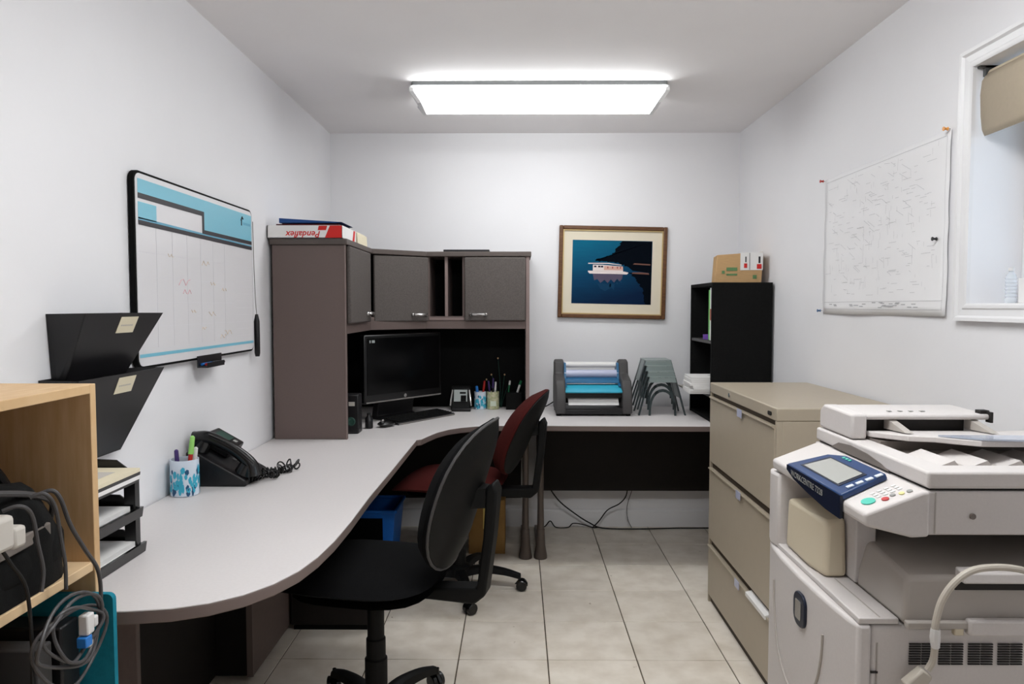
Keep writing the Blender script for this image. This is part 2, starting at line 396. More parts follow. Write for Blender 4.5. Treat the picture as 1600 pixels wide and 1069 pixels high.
# ------------------------------------------------------------------ hutch
HT = 1.672
t = thing('hutch', 'taupe corner hutch with three grey cabinet doors standing on the corner desk', 'hutch', (-.6,4.1,DZ))
obj('side_panel', B().box(-1.122,-.786, 3.334, 3.356, DZ, HT-.028), 'hutch', t, bev=.003)
obj('side_panel', B().box(.046,.066, 4.135, 4.455, DZ, HT-.028), 'hutch', t, bev=.003)
hp = [(-1.13,3.322),(-.776,3.322),(-.776,3.905),(-.515,4.122),(.076,4.122),(.076,4.462),(-1.13,4.462)]
obj('top_panel', B().prism(hp, 'z', HT-.028, HT), 'hutch_trim', t, bev=.004)
hs = [(-1.12,3.357),(-.790,3.357),(-.790,3.912),(-.520,4.142),(.045,4.142),(.045,4.455),(-1.12,4.455)]
obj('shelf', B().prism(hs, 'z', 1.286, 1.306), 'hutch', t, bev=.002)
obj('back_panel', B().box(-1.122,-1.108, 3.357, 4.455, DZ, HT-.028), 'black', t)  # both back panels near-black: shadow inside the hutch put into the colour
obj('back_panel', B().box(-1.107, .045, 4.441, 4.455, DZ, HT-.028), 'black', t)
fa = B().box(-.806,-.788, 3.357, 3.905, 1.236, 1.286)
fa.prism([(-.790,3.905),(-.520,4.135),(-.532,4.148),(-.806,3.914)], 'z', 1.236, 1.286).box(-.522,.045,4.135,4.152,1.236,1.286)
obj('fascia_rail', fa, 'hutch', t, bev=.002)
for x in (-.508, -.405, -.306):
    obj('divider', B().box(x-.008,x+.008, 4.146, 4.44, 1.306, HT-.028), 'hutch', t, bev=.001)
obj('divider', B().box(-1.10,-.795, 3.84, 3.856, 1.306, HT-.028), 'hutch', t, bev=.001)
obj('corner_post', B().box(-.81,-.79, 3.868, 3.912, 1.306, HT-.028), 'hutch_trim', t)
obj('edge_strip', B().box(.046,.066,4.131,4.1345,DZ,HT-.028),'edge_pink',t); obj('edge_strip', B().box(-.413,-.397,4.1425,4.1455,1.3065,HT-.028),'edge_pink',t); obj('edge_strip', B().box(-.50,-.302,4.131,4.1345,1.286,1.300),'edge_pink',t)
obj('edge_strip', B().box(-.790,-.7855,3.3305,3.3335,DZ,HT-.028),'edge_pink',t)
def bow_handle(o, x, n):           # o centre, x direction, n outward
    o, x, n = Vector(o), Vector(x), Vector(n)
    pts = [o-x*.042+n*.002, o-x*.034+n*.016, o-x*.018+n*.022, o+n*.024, o+x*.018+n*.022, o+x*.034+n*.016, o+x*.042+n*.002]
    b = B().tube(smooth_path(pts,3), [.0085]*19, 8)
    for s in (-1,1): b.ell(o+x*.042*s+n*.004, (.012,.012,.011), 10, 6)
    return b
d1 = obj('door', B().box(-.786,-.766, 3.350, 3.815, 1.284, HT-.032), 'door_face', t, bev=.007, seg=3)
obj('handle', bow_handle((-.766,3.745,1.327),(0,1,0),(1,0,0)), 'chrome', d1)
a, c = Vector((-.770,3.922,0)), Vector((-.503,4.128,0)); dx = (c-a).normalized(); nn = Vector((dx.y,-dx.x,0))
P4 = [a, c, c-nn*.02, a-nn*.02]
d2 = obj('door', B().hull4([(p.x,p.y,1.280) for p in P4], [(p.x,p.y,HT-.032) for p in P4]), 'door_face', t, bev=.007, seg=3)
hc = a+dx*((c-a).length-.062); obj('handle', bow_handle((hc.x,hc.y,1.318), dx, nn), 'chrome', d2)
d3 = obj('door', B().box(-.300,.044, 4.116, 4.136, 1.282, HT-.032), 'door_face', t, bev=.007, seg=3)
obj('handle', bow_handle((-.222,4.116,1.318),(1,0,0),(0,-1,0)), 'chrome', d3)

# things on the hutch
t = thing('flat_carton', 'flat white and red carton with folders in it on top of the hutch', 'box', (-.96,3.45,HT))
x0, x1, y0, y1, z0, z1 = -1.135,-.795, 3.315,3.60, HT, HT+.058
b = B().box(x0,x1,y0,y0+.003,z0,z1).box(x0,x1,y1-.003,y1,z0,z1).box(x0,x0+.003,y0,y1,z0,z1).box(x1-.003,x1,y0,y1,z0,z1).box(x0,x1,y0,y1,z0,z0+.003)
obj('tray', b, 'paper', t)
obj('red_print', B().prism([(-.873,z0+.002),(-.7965,z0+.002),(-.7965,z1-.001),(-.850,z1-.001)], 'y', y0-.0012, y0-.0002), 'box_red', t)
obj('red_print', B().prism([(-.905,z1-.022),(-.868,z1-.022),(-.862,z1-.002),(-.900,z1-.002)], 'y', y0-.0012, y0-.0002), 'box_red', t)
obj('red_print', B().prism([(3.52,z0+.002),(3.56,z0+.002),(3.58,z1-.002),(3.545,z1-.002)], 'x', x1+.0002, x1+.001), 'box_red', t)
obj('lettering', text_mesh('Pendaflex', .040, basis((-.893, y0-.0004, z0+.031), (-1,0,0), (0,0,-1)), shear=.25, bold=.0007), 'box_red', t)
single('folder', B().prism([(3.325,HT+.0035),(3.55,HT+.0035),(3.56,HT+.070),(3.335,HT+.066)], 'x', -1.10,-.815), 'maroon', 'maroon folder bundle lying in the flat carton on the hutch', 'folder')
b = B().prism([(-1.085,HT+.0710),(-.83,HT+.0710),(-.80,HT+.074),(-1.085,HT+.092)], 'y', 3.33, 3.56)
single('folder', b, 'blue_folder', 'dark blue folder lying uppermost in the flat carton on the hutch', 'folder')
single('paper_bag', B().prism([(-.86,HT),(-.79,HT),(-.793,HT+.055),(-.815,HT+.068),(-.857,HT+.06)], 'y', 3.63, 3.85), 'cream', 'small cream paper packet behind the flat carton on the hutch', 'packet', bev=.004)
b = B().box(-.42,-.16,4.135,4.36,HT,HT+.012); single('clipboard', b, 'black_plastic', 'thin black clipboard lying flat on the hutch above the right door', 'clipboard', bev=.002)

# ------------------------------------------------------------------ computer on the corner desk
ml, mr_ = Vector((-.792,3.745,0)), Vector((-.440,4.185,0)); mx_ = (mr_-ml).normalized(); mn = Vector((mx_.y,-mx_.x,0)); W = (mr_-ml).length
t = thing('computer_monitor', 'wide black all-in-one computer screen under the hutch', 'monitor', ((ml.x+mr_.x)/2,(ml.y+mr_.y)/2,DZ), math.atan2(mx_.y,mx_.x), world=False)
zb = .105
obj('bezel', B().box(-W/2,W/2,-.0,.035,zb,zb+.36), 'black_gloss', t, bev=.006)
obj('screen_panel', B().box(-W/2+.02,W/2-.02,-.0022,-.0002,zb+.045,zb+.342), 'screen', t)
obj('speaker_strip', B().box(-W/2+.01,W/2-.01,-.006,-.0002,zb+.004,zb+.010), 'steel', t)
obj('logo', B().cyl((.0,-.003,zb+.024),(.0,-.0002,zb+.024),.010,16), 'chrome', t)
obj('screen_icon', B().box(-W/2+.035,-W/2+.042,-.0032,-.0024,zb+.318,zb+.332).box(-W/2+.050,-W/2+.070,-.0032,-.0024,zb+.318,zb+.332), 'lit_screen', t)
obj('stand', B().prism([(.036,.30),(.06,.30),(.13,0),(.004,0),(.004,.012),(.08,.02)], 'x', -.13,.13), 'black_plastic', t, bev=.003)
kl, kr = Vector((-.622,3.738,0)), Vector((-.362,4.108,0)); kx = (kr-kl).normalized(); K = (kr-kl).length
t = thing('keyboard', 'black computer keyboard in front of the all-in-one screen', 'keyboard', ((kl.x+kr.x)/2,(kl.y+kr.y)/2,DZ), math.atan2(kx.y,kx.x), world=False)
obj('case', B().prism([(-.008,0),(.122,0),(.122,.024),(-.005,.012)], 'x', -K/2, K/2), 'black_plastic', t, bev=.003)
b = B()
for r in range(6):
    n = 17
    for k in range(n):
        x = -K/2+.012+(K-.024)*k/n; y = .004+r*.0192; z = .0125+ (y+.005)*.0935
        b.box(x,x+(K-.024)/n-.003,y,y+.016,z,z+.006)
kk = obj('keys', b, 'black_matte', t); kk['kind'] = 'stuff'
obj('front_trim', B().box(-K/2+.004,K/2-.004,-.0115,-.0075,.003,.008), 'steel', t)
t = thing('computer_mouse', 'black computer mouse at the left end of the keyboard', 'mouse', (-.668,3.690,DZ), math.radians(55), world=False)
obj('shell', B().pad(.065,.11,lambda u,v,s,r: (v,u,.018+s*.017*(1-r**3)*(1.0 if s>0 else 1)), 2.6, 24, 5), 'black_gloss', t)
obj('scroll_wheel', B().cyl((-.03,-.004,.032),(-.03,.004,.032),.010,12), 'chrome', t)
t = thing('speaker', 'small black desktop speaker beside the hutch side panel', 'speaker', (-.80,3.52,DZ))
obj('cabinet', B().box(-.84,-.765,3.48,3.56,DZ,DZ+.19), 'black_plastic', t, bev=.006)
obj('label_plate', B().box(-.812,-.783,3.4785,3.4796,DZ+.135,DZ+.155), 'paper_grey', t)
obj('cone', B().lathe([(.022,0),(.018,.003),(.006,-.001)],(0,0,0),18).xf(Matrix.Translation((-.802,3.4795,DZ+.06)) @ Matrix.Rotation(PI/2,4,'X')), 'green_dark', t)
single('small_bottle', B().lathe([(.012,0),(.020,.004),(.020,.05),(.010,.065),(.010,.078)],(-.748,3.64,DZ),16), 'black_plastic', 'tiny dark bottle standing between speaker and screen foot', 'bottle')
t = thing('desk_clock', 'small black desk device with bright square display next to the keyboard', 'clock', (-.335,4.28,DZ))
obj('body', B().prism([(4.25,DZ),(4.36,DZ),(4.345,DZ+.135),(4.315,DZ+.145),(4.290,DZ+.13)], 'x', -.392,-.278), 'chair_plastic', t, bev=.008)
mt_ = basis((-.375,4.2615,DZ+.055),(1,0,0),(0,.30,1))
obj('display', B().box(0,.078,0,.070,.0005,.003).xf(mt_), 'lit_screen', t)
obj('caption', B().box(.034,.070,.046,.056,.0032,.0042).box(.040,.072,.0,.036,.0032,.0042).xf(mt_), 'black', t)
for x in (-.396,-.274): obj('grip', B().tube(smooth_path([(x,4.262,DZ+.03),(x+.004*(1 if x<-.3 else -1),4.27,DZ+.07),(x+.012*(1 if x<-.3 else -1),4.29,DZ+.12)],4),.006,8), 'chrome', t)
obj('foot', B().box(-.385,-.275,4.225,4.262,DZ,DZ+.018), 'black_plastic', t, bev=.003)

def pen(label, col, p, d, L=.15, r=.0045, cap=None, name='pen'):
    p = Vector(p); d = Vector(d).normalized()
    tt = thing(name, label, 'pen', p, world=True)
    obj('barrel', B().tube([p, p+d*L*.62, p+d*L*.64], [r,r,r*.9], 10), col, tt)
    obj('cap', B().tube([p+d*L*.64, p+d*L*.97, p+d*L], [r*1.25,r*1.1,r*.5], 10), cap or col, tt)
def cup(name, label, c, r, h, m1, m2=None, pattern=True):
    tt = thing(name, label, 'pen cup', c)
    obj('wall', B().lathe([(r*.92,0),(r,.004),(r,h),(r-.003,h),(r-.003,.006),(.001,.005)], c, 28), m1, tt)
    if m2:
        # pattern of low relief patches, growing denser towards the foot
        b = B(); b2 = B(); rnd = random.Random(sum(ord(x) for x in label))
        for k in range(120):
            a0 = rnd.uniform(0,2*PI); z = c[2]+h*.66*rnd.random()**1.5+.004; dz = rnd.uniform(.010,.022); da = rnd.uniform(.12,.34)
            bb = b2 if k % 5 == 0 else b; rr = r+.0008+.0001*(k%5)
            vs = [(c[0]+rr*math.cos(a0+q), c[1]+rr*math.sin(a0+q), min(zz, c[2]+h-.004)) for q, zz in ((0,z),(da*.5,z-.003),(da,z+.3*dz),(da*.9,z+dz),(da*.4,z+dz*1.2),(-.05,z+dz*.7))]
            bb.faces(vs, [(0,1,2,3,4,5)])
        obj('pattern', b, m2, tt); obj('pattern', b2, 'cup_navy', tt)
    return tt
cup('pen_cup', 'white and teal patterned pen cup on the left desk beside the phone', (-1.085,2.345,DZ), .044, .118, 'cup_white', 'cup_teal')
pen('red felt pen with light green cap in the desk cup by the phone', 'pen_red', (-1.072,2.335,DZ+.03), (.10,.05,1), .165, .007, 'pen_green')
pen('dark purple marker with yellow barrel in the cup by the phone', 'pen_yellow', (-1.10,2.335,DZ+.025), (-.06,.02,1), .125, .006, 'pen_purple')
pen('white capped pen in the desk cup by the phone', 'white_plastic', (-1.07,2.36,DZ+.03), (.14,0,1), .125, .006, 'white_plastic')
cup('pen_cup', 'white and teal patterned pen cup under the hutch, left of the jar', (-.225,4.345,DZ), .036, .105, 'cup_white', 'cup_teal')
pen('bright blue marker in the pen cup under the hutch', 'pen_blue', (-.233,4.34,DZ+.03), (-.12,0,1), .11, .008)
pen('dark red pen in the pen cup under the hutch', 'pen_red', (-.215,4.345,DZ+.03), (.12,.1,1), .14, .006)
t = cup('pen_jar', 'patterned glass jar of pens under the hutch between the two cups', (-.148,4.345,DZ), .037, .105, 'jar_green')
obj('label_sticker', B().box(-.162,-.128,4.3065,4.3075,DZ+.022,DZ+.052), 'jar_label', t)
pen('purple pen in the patterned jar under the hutch', 'pen_purple', (-.160,4.345,DZ+.02), (-.10,0,1), .15, .005)
pen('white pen in the patterned jar under the hutch', 'white_plastic', (-.140,4.34,DZ+.02), (.06,0,1), .145, .005)
pen('black pen with purple cap in the patterned jar under the hutch', 'black_plastic', (-.150,4.35,DZ+.02), (.02,.05,1), .165, .005, 'pen_purple')
t = thing('pen_holder', 'black mesh pen holder at the right end under the hutch', 'pen cup', (-.022,4.35,DZ))
obj('wall', B().prism(rrect(-.07,.026,4.31,4.39,.008), 'z', DZ, DZ+.10), 'black_matte', t)
pen('dark green pen with white tip in the black holder', 'pen_dkgreen', (-.055,4.35,DZ+.1005), (.12,0,1), .07, .005, 'white_plastic')
pen('green highlighter with white cap in the black holder', 'white_plastic', (-.002,4.345,DZ+.1005), (.32,-.03,1), .075, .007, 'pen_dkgreen')
t = thing('twig_ornament', 'dark twig ornament with red and amber buds behind the pen jar', 'ornament', (-.10,4.415,DZ))
b = B(); bud = B(); 
for k, (x, z) in enumerate(((-.06,.20),(-.02,.30),(.02,.20),(.05,.15),(-.09,.17))):
    b.tube(smooth_path([(-.10,4.415,DZ),(-.10+x*.4,4.415,DZ+z*.5),(-.10+x,4.412,DZ+z)],4), .0022, 6)
    bud.ell((-.10+x,4.412,DZ+z), (.005,.005,.006), 8, 6)
obj('twigs', b, 'green_dark', t); obj('buds', bud, 'orange_skin', t)

# ------------------------------------------------------------------ desk phone and coil
ph = thing('desk_phone', 'black corded desk telephone on the left desk by the wall', 'telephone', (-1.03,2.60,DZ))
prof = [(-.925,DZ),(-.925,DZ+.022),(-1.105,DZ+.125),(-1.128,DZ+.118),(-1.128,DZ)]
obj('body', B().prism(prof, 'y', 2.445, 2.66), 'black_plastic', ph, bev=.006, seg=3)
sl = Vector((-.18,0,.103)).normalized(); sn = Vector((.103,0,.18)).normalized()
def on(u, y, h): p = Vector((-.925,y,DZ+.022))+sl*u+sn*h; return tuple(p)
def slab(u0,u1,y0,y1,h0,h1): return B().hull4([on(u0,y0,h0),on(u1,y0,h0),on(u1,y1,h0),on(u0,y1,h0)],[on(u0,y0,h1),on(u1,y0,h1),on(u1,y1,h1),on(u0,y1,h1)])
dp = obj('display_hood', slab(.115,.225,2.53,2.655,.0,.042), 'black_plastic', ph, bev=.006)
obj('display', slab(.15,.205,2.55,2.635,.0424,.0435), 'green_dark', dp)
b = B()
for i in range(4):
    for j in range(3): b.join(slab(.02+i*.022,.034+i*.022,2.55+j*.032,2.572+j*.032,.0004,.005))
obj('keypad', b, 'lam_grey', ph)
b = B()
for i in range(2): b.join(slab(.128,.142,2.56+i*.04,2.578+i*.04,.0424,.0445))
obj('soft_keys', b, 'grey_dot', ph)
hp_ = [on(-.005,2.485,.014),on(.02,2.485,.042),on(.07,2.485,.056),on(.13,2.485,.058),on(.19,2.485,.050),on(.225,2.485,.022)]
hp_ = smooth_path(hp_,4)
b = B().tube(hp_, [.020+.012*abs(2*i/(len(hp_)-1)-1)**2.0 for i in range(len(hp_))], 14)
b.join(B().tube([on(.028,2.485,.004),on(.028,2.485,.04)],[.030,.026],16)); b.join(B().tube([on(.195,2.485,.004),on(.195,2.485,.04)],[.030,.026],16))
obj('handset', b, 'black_gloss', ph)
obj('handset_trim', B().tube(smooth_path([on(.01,2.466,.060),on(.10,2.464,.078),on(.19,2.466,.070)],5), .0022, 6), 'lam_grey', ph)
# coiled cord on the desk
cp = smooth_path([(-.95,2.455,DZ+.018),(-.93,2.50,DZ+.016),(-.905,2.56,DZ+.016),(-.885,2.60,DZ+.016),(-.86,2.555,DZ+.018),(-.90,2.52,DZ+.030),(-.935,2.55,DZ+.03),(-.90,2.60,DZ+.02),(-.86,2.64,DZ+.016),(-.845,2.68,DZ+.016)], 30)
path = []
for i, p in enumerate(cp):
    q = cp[min(i+1,len(cp)-1)]-cp[max(i-1,0)]; q.normalize(); s_ = q.cross(Vector((0,0,1))).normalized(); u_ = Vector((0,0,1)); a_ = i*.85
    path.append(p+(s_*math.cos(a_)+u_*math.sin(a_))*.012)
obj('coiled_cord', B().tube(path, .003, 6), 'black_gloss', ph)
# loop of uncurled cord
lp = []
for k in range(73):
    a_ = 2*PI*k/72; r = .034+.012*math.cos(a_*6); lp.append((-.858+r*math.cos(a_)*.9, 2.70+r*math.sin(a_)*1.5, DZ+.016+.014*math.cos(a_*6+1)))
obj('cord_loop', B().tube(lp, .003, 6), 'black_gloss', ph)

# ------------------------------------------------------------------ letter trays
lt = thing('letter_tray', 'stack of black letter trays holding papers on the left desk', 'letter tray', (-1.03,1.65,DZ))
X0, X1, Y0, Y1 = -1.125,-.945, 1.475, 1.80
for k in range(3):
    z = DZ+.004+k*.088; sx = -.006*k
    b = B().box(X0,X1+sx,Y0,Y1,z,z+.004).box(X0,X0+.004,Y0,Y1,z+.004,z+.055)
    b.prism([(X0,z+.004),(X1+sx,z+.004),(X1+sx,z+.016),(X1+sx-.045,z+.050),(X0,z+.055)],'y',Y1-.005,Y1).prism([(X0,z+.004),(X1+sx,z+.004),(X1+sx,z+.016),(X1+sx-.045,z+.050),(X0,z+.055)],'y',Y0,Y0+.005)
    b.prism([(X1+sx-.004,z),(X1+sx+.012,z-.003),(X1+sx+.016,z+.022),(X1+sx+.008,z+.022)],'y',Y0,Y1-.005)
    tr = obj('tray', b, 'black_gloss', lt, bev=.0015)
    if k < 2:
        obj('post', B().box(X1-.030,X1-.002,Y1-.022,Y1-.001,z+.012,z+.088), 'black_gloss', lt); obj('post', B().box(X0+.006,X0+.02,Y1-.016,Y1-.001,z+.05,z+.088), 'black_gloss', lt)
        obj('post', B().box(X1-.020,X1-.004,Y0+.001,Y0+.016,z+.012,z+.088), 'black_gloss', lt)
def sheets(name, label, x0,x1,y0,y1,z,h,rot,m,n=3,cat='papers',wob=0):
    c = Vector(((x0+x1)/2,(y0+y1)/2,z)); tt = thing(name,label,cat,c,math.radians(rot),world=False)
    for k in range(n):
        jx, jy = random.uniform(-.006,.006), random.uniform(-.006,.006)
        obj('sheet', B().box(x0-c.x+jx,x1-c.x+jx,y0-c.y+jy,y1-c.y+jy,h*k/n+.0002,h*(k+1)/n).xf(Matrix.Rotation(math.radians(random.uniform(-wob,wob)),4,'Z')), m if k else 'paper', tt, flat=True)
    return tt
sheets('paper_stack','white papers in the lowest tier of the letter tray',-1.11,-.945,1.50,1.78,DZ+.0085,.022,0,'paper',2)
sheets('paper_stack','white papers in the middle tier of the letter tray',-1.11,-.955,1.50,1.775,DZ+.0965,.024,0,'paper',2)
tt = sheets('paper_stack','cream papers piled on the top tier of the letter tray',-1.105,-.94,1.485,1.79,DZ+.1845,.028,0,'cream',3)
obj('writing', B().box(.01,.05,-.06,.10,.0283,.0286).box(-.03,-.01,-.06,.08,.0283,.0286), 'paper_grey', tt)

# ------------------------------------------------------------------ whiteboard planner on the left wall
t = thing('whiteboard', 'white wall planner board with light blue header and black rim', 'whiteboard', (LX,2.62,1.17))
y0, y1, z0, z1 = 2.135, 3.085, 1.176, 1.765; xf = LX+.020
obj('frame', B().prism(rrect(y0,y1,z0,z1,.03), 'x', LX+.003, xf), 'black', t, bev=.002)
obj('board', B().prism(rrect(y0+.008,y1-.008,z0+.008,z1-.008,.024), 'x', xf, xf+.0015), 'wb_white', t)
def wb(name, pts, m, k=1): return obj(name, B().prism([(y0+u, z0+v) for u, v in pts], 'x', xf+.0013+.0005*k, xf+.0018+.0005*k), m, t)
Hh = z1-z0; Ww = y1-y0
wb('header_print', [(.02,Hh-.024),(Ww-.015,Hh-.024),(Ww-.015,Hh-.130),(.46,Hh-.130),(.46,Hh-.066),(.02,Hh-.066)], 'wb_blue')
wb('header_stripe', [(.02,Hh-.066),(.474,Hh-.066),(.474,Hh-.130),(Ww-.015,Hh-.130),(Ww-.015,Hh-.144),(.458,Hh-.144),(.458,Hh-.082),(.02,Hh-.082)], 'wb_dark', 2)
wb('header_print', [(.02,Hh-.092),(.13,Hh-.092),(.13,Hh-.142),(.02,Hh-.142)], 'wb_blue')
wb('header_print', [(.02,Hh-.138),(Ww-.015,Hh-.147),(Ww-.015,Hh-.152),(.02,Hh-.146)], 'wb_blue2')
wb('weekday_bar', [(.02,Hh-.146),(Ww-.015,Hh-.152),(Ww-.015,Hh-.166),(.02,Hh-.160)], 'wb_dark', 2)
wb('footer_print', [(.012,.034),(Ww-.012,.034),(Ww-.012,.044),(.012,.044)], 'wb_blue')
b = B()
for k in range(1,7): b.box(xf+.0016,xf+.0021,y0+.02+k*.105,y0+.0212+k*.105,z0+.06,z1-.162)
for k in range(1,5): b.box(xf+.0016,xf+.0021,y0+.02,y0+.74,z0+.05+k*.075,z0+.0512+k*.075)
for k in range(12): b.box(xf+.0016,xf+.0021,y0+.76,y1-.02,z0+.07+k*.028,z0+.071+k*.028)
obj('grid_lines', b, 'wb_grid', t)
for u, v, m, sc in ((.27,.27,'mk_red',1.4),(.30,.235,'mk_red',1),(.45,.34,'mk_orange',1),(.20,.35,'mk_orange',.6),(.52,.27,'mk_orange',.7),(.50,.16,'mk_orange',1),(.62,.25,'mk_orange',.7),(.36,.17,'mk_orange',.6),(.64,.09,'mk_orange',1.1),(.60,.075,'mk_orange',.9),(.44,.11,'mk_orange',.6)):
    pts = [(xf+.0022,y0+u+.012*sc*k,z0+v+.009*sc*math.sin(k*2.1+u*40)) for k in range(6)]
    obj('handwriting', B().tube(pts,.0011,4), m, t)
obj('logo', B().tube([(xf+.0026,y1-.13,z1-.055),(xf+.0026,y1-.118,z1-.04),(xf+.0026,y1-.108,z1-.048)],.003,6).tube([(xf+.0026,y1-.125,z1-.075),(xf+.0026,y1-.125,z1-.05)],.0025,6), 'ink', t)
b = B()
for k in range(9): b.box(xf+.0022,xf+.0028,y1-.105+k*.009,y1-.099+k*.009,z1-.070,z1-.060)
obj('caption', b, 'wb_blue2', t)
t = thing('marker_tray', 'small black marker tray clipped under the planner board', 'tray', (LX+.03,2.63,1.165))
ob = B().box(LX+.026,LX+.030,2.52,2.72,1.150,1.190).box(LX+.030,LX+.065,2.52,2.66,1.150,1.155).box(LX+.061,LX+.065,2.52,2.66,1.155,1.168)
obj('tray', ob, 'black_plastic', t)
for lab, m, y, x in (('blue whiteboard marker in the clip tray under the planner','pen_blue',2.535,.036),('red whiteboard marker in the clip tray under the planner','pen_red',2.545,.0465),('green whiteboard marker in the clip tray under the planner','pen_dkgreen',2.55,.056)):
    pen(lab, m, (LX+x,y,1.1605), (0,1,.0), .13, .0046, 'black_plastic', name='marker')
t = thing('hanging_marker', 'black marker hanging by a cord from the right edge of the planner', 'marker', (LX+.03,3.105,1.16))
obj('barrel', B().tube([(LX+.026,3.108,1.150),(LX+.026,3.108,1.165),(LX+.026,3.106,1.30),(LX+.026,3.106,1.33)],[.009,.012,.012,.006],12), 'black_plastic', t)
obj('cord', B().tube(smooth_path([(LX+.026,3.106,1.33),(LX+.024,3.100,1.40),(LX+.022,3.094,1.55),(LX+.022,3.088,1.72)],5),.0018,6), 'steel', t)

# ------------------------------------------------------------------ wall file pockets
def wall_pocket(label, ya, yb, zt, zb, out):
    t = thing('wall_file', label, 'wall file', (LX,(ya+yb)/2,zb))
    # front sheet slopes out towards the top; it narrows towards the bottom
    top = [(LX+out,ya-.02,zt),(LX+out,yb+.015,zt)]; bot = [(LX+.022,ya+.015,zb),(LX+.022,yb-.075,zb)]
    def off(p, d): return (p[0]+d,p[1],p[2])
    b = B().hull4([bot[0],bot[1],top[1],top[0]], [off(q,.003) for q in (bot[0],bot[1],top[1],top[0])])
    obj('front_sheet', b, 'black_plastic', t)
    obj('back_sheet', B().hull4([(LX+.001,ya+.015,zb),(LX+.001,yb-.075,zb),(LX+.001,yb-.01,zt),(LX+.001,ya,zt)],[(LX+.004,ya+.015,zb),(LX+.004,yb-.075,zb),(LX+.004,yb-.01,zt),(LX+.004,ya,zt)]), 'black_plastic', t)
    obj('bottom_sheet', B().box(LX+.001,LX+.025,ya+.015,yb-.075,zb-.003,zb), 'black_plastic', t)
    for (yy, tp) in ((ya+.015, ya-.02), (yb-.075, yb+.015)):
        obj('side_sheet', B().faces and B().hull4([(LX+.001,yy,zb),(LX+.025,yy,zb),(LX+out+.003,tp,zt),(LX+.001,(yy+tp)/2,zt)],[(LX+.001,yy+.002,zb),(LX+.025,yy+.002,zb),(LX+out+.003,tp+.002,zt),(LX+.001,(yy+tp)/2+.002,zt)]), 'black_plastic', t)
    k = Vector(bot[0])-Vector(top[0]); ex = Vector((0,1,0)); down = Vector((top[0][0]-bot[0][0],0,zt-zb)).normalized()
    ym = ya+(yb-ya)*.42
    mt = basis((LX+out+.0034-down.x*.062, ym, zt-down.z*.062), ex, down)
    lb = obj('label_card', B().box(0,.085,.006,.052,.0002,.0012).xf(mt), 'cream', t)
    b = B()
    for q in range(6): b.box(.012+q*.010,.019+q*.010,.026,.030,.0014,.0018)
    obj('label_writing', b.xf(mt), 'paper_grey', lb)
    return t
wall_pocket('black plastic wall file pocket, the upper of two beside the planner board', 1.755, 2.10, 1.345, 1.150, .105)
wall_pocket('black plastic wall file pocket, the lower of two above the letter trays', 1.720, 2.10, 1.187, .965, .105)

# ------------------------------------------------------------------ wooden bookshelf, near left
t = thing('bookshelf', 'light wooden open bookshelf at the near left corner', 'bookshelf', (-.97,1.0,0))
BX, BY0, BY1, BZ = -.824, .55, 1.412, 1.213; bt = .018
obj('top_panel', B().box(LX+.018,BX,BY0,BY1-bt,BZ-.018,BZ), 'tan', t, bev=.0015)
obj('side_panel', B().box(LX+.018,BX,BY1-bt,BY1,0,BZ), 'tan', t, bev=.0015)
obj('side_panel', B().box(LX+.018,BX,BY0-bt,BY0,0,BZ), 'tan', t, bev=.0015)
obj('back_panel', B().box(LX+.018,LX+.024,BY0,BY1-bt,.03,BZ-.018), 'tan', t)
obj('shelf', B().box(LX+.024,BX-.004,BY0,BY1-bt,.848,.866), 'tan_edge', t, bev=.0015)
obj('shelf', B().box(LX+.024,BX-.004,BY0,BY1-bt,.44,.458), 'tan_edge', t, bev=.0015)
obj('shelf', B().box(LX+.024,BX-.004,BY0,BY1-bt,.05,.068), 'tan_edge', t, bev=.0015)
obj('shelf_pin', B().cyl((-.885,1.22,1.186),(-.885,1.22,1.1955),.006,10), 'white_plastic', t)
# black padded case on the shelf
t = thing('equipment_case', 'black padded case with grey panel and handle on the wooden shelf', 'case', (-.97,1.20,.866))
rb = random.Random(3)
def lump(u,v,s,r):
    h = (.205-.25*v)*(1-.5*r**6) if s > 0 else .0005
    return (-.962+u+(.010*math.sin(v*40) if s>0 else 0), 1.205+v, .8665+max(0,h+.012*math.sin(u*60+v*35)*(1-r)) if s>0 else .8665)
obj('body', B().pad(.26,.30,lump,5,40,8), 'black_matte', t)
obj('side_pocket', B().pad(.24,.085,lambda u,v,s,r:(-.852+ (.022*(1-r**4) if s>0 else -.012),1.225+u,.925+v),4,30,5), 'black_matte', t)
obj('buckle_panel', B().hull4([(-.838,1.12,.952),(-.838,1.27,.958),(-.838,1.27,.982),(-.838,1.12,.976)],[(-.827,1.12,.952),(-.827,1.27,.958),(-.827,1.27,.982),(-.827,1.12,.976)]), 'printer_grey', t, bev=.003)
obj('handle', B().tube(smooth_path([(-.95,1.08,1.08),(-.95,1.14,1.115),(-.95,1.20,1.11),(-.94,1.28,1.075),(-.94,1.325,1.02)],5),.010,8), 'black_plastic', t)
obj('piping', B().tube(smooth_path([(-.852,1.08,1.075),(-.846,1.15,1.062),(-.846,1.25,1.035),(-.860,1.325,1.0),(-.885,1.352,.955)],5),.0055,8), 'lam_grey', t)
t = thing('power_adapter', 'pale grey plug-in power adapter hanging at the front of the case', 'adapter', (-.80,1.11,.95))
obj('body', B().box(-.815,-.785,1.075,1.120,.985,1.040), 'paper_grey', t, bev=.008)
obj('plug', B().box(-.812,-.788,1.120,1.150,.980,1.015), 'paper_grey', t, bev=.006)
obj('lead', B().tube(smooth_path([(-.80,1.105,.990),(-.796,1.121,.96),(-.794,1.152,.908),(-.792,1.158,.82),(-.792,1.156,.747),(-.792,1.156,.62)],5),.003,8), 'cable_black', t)
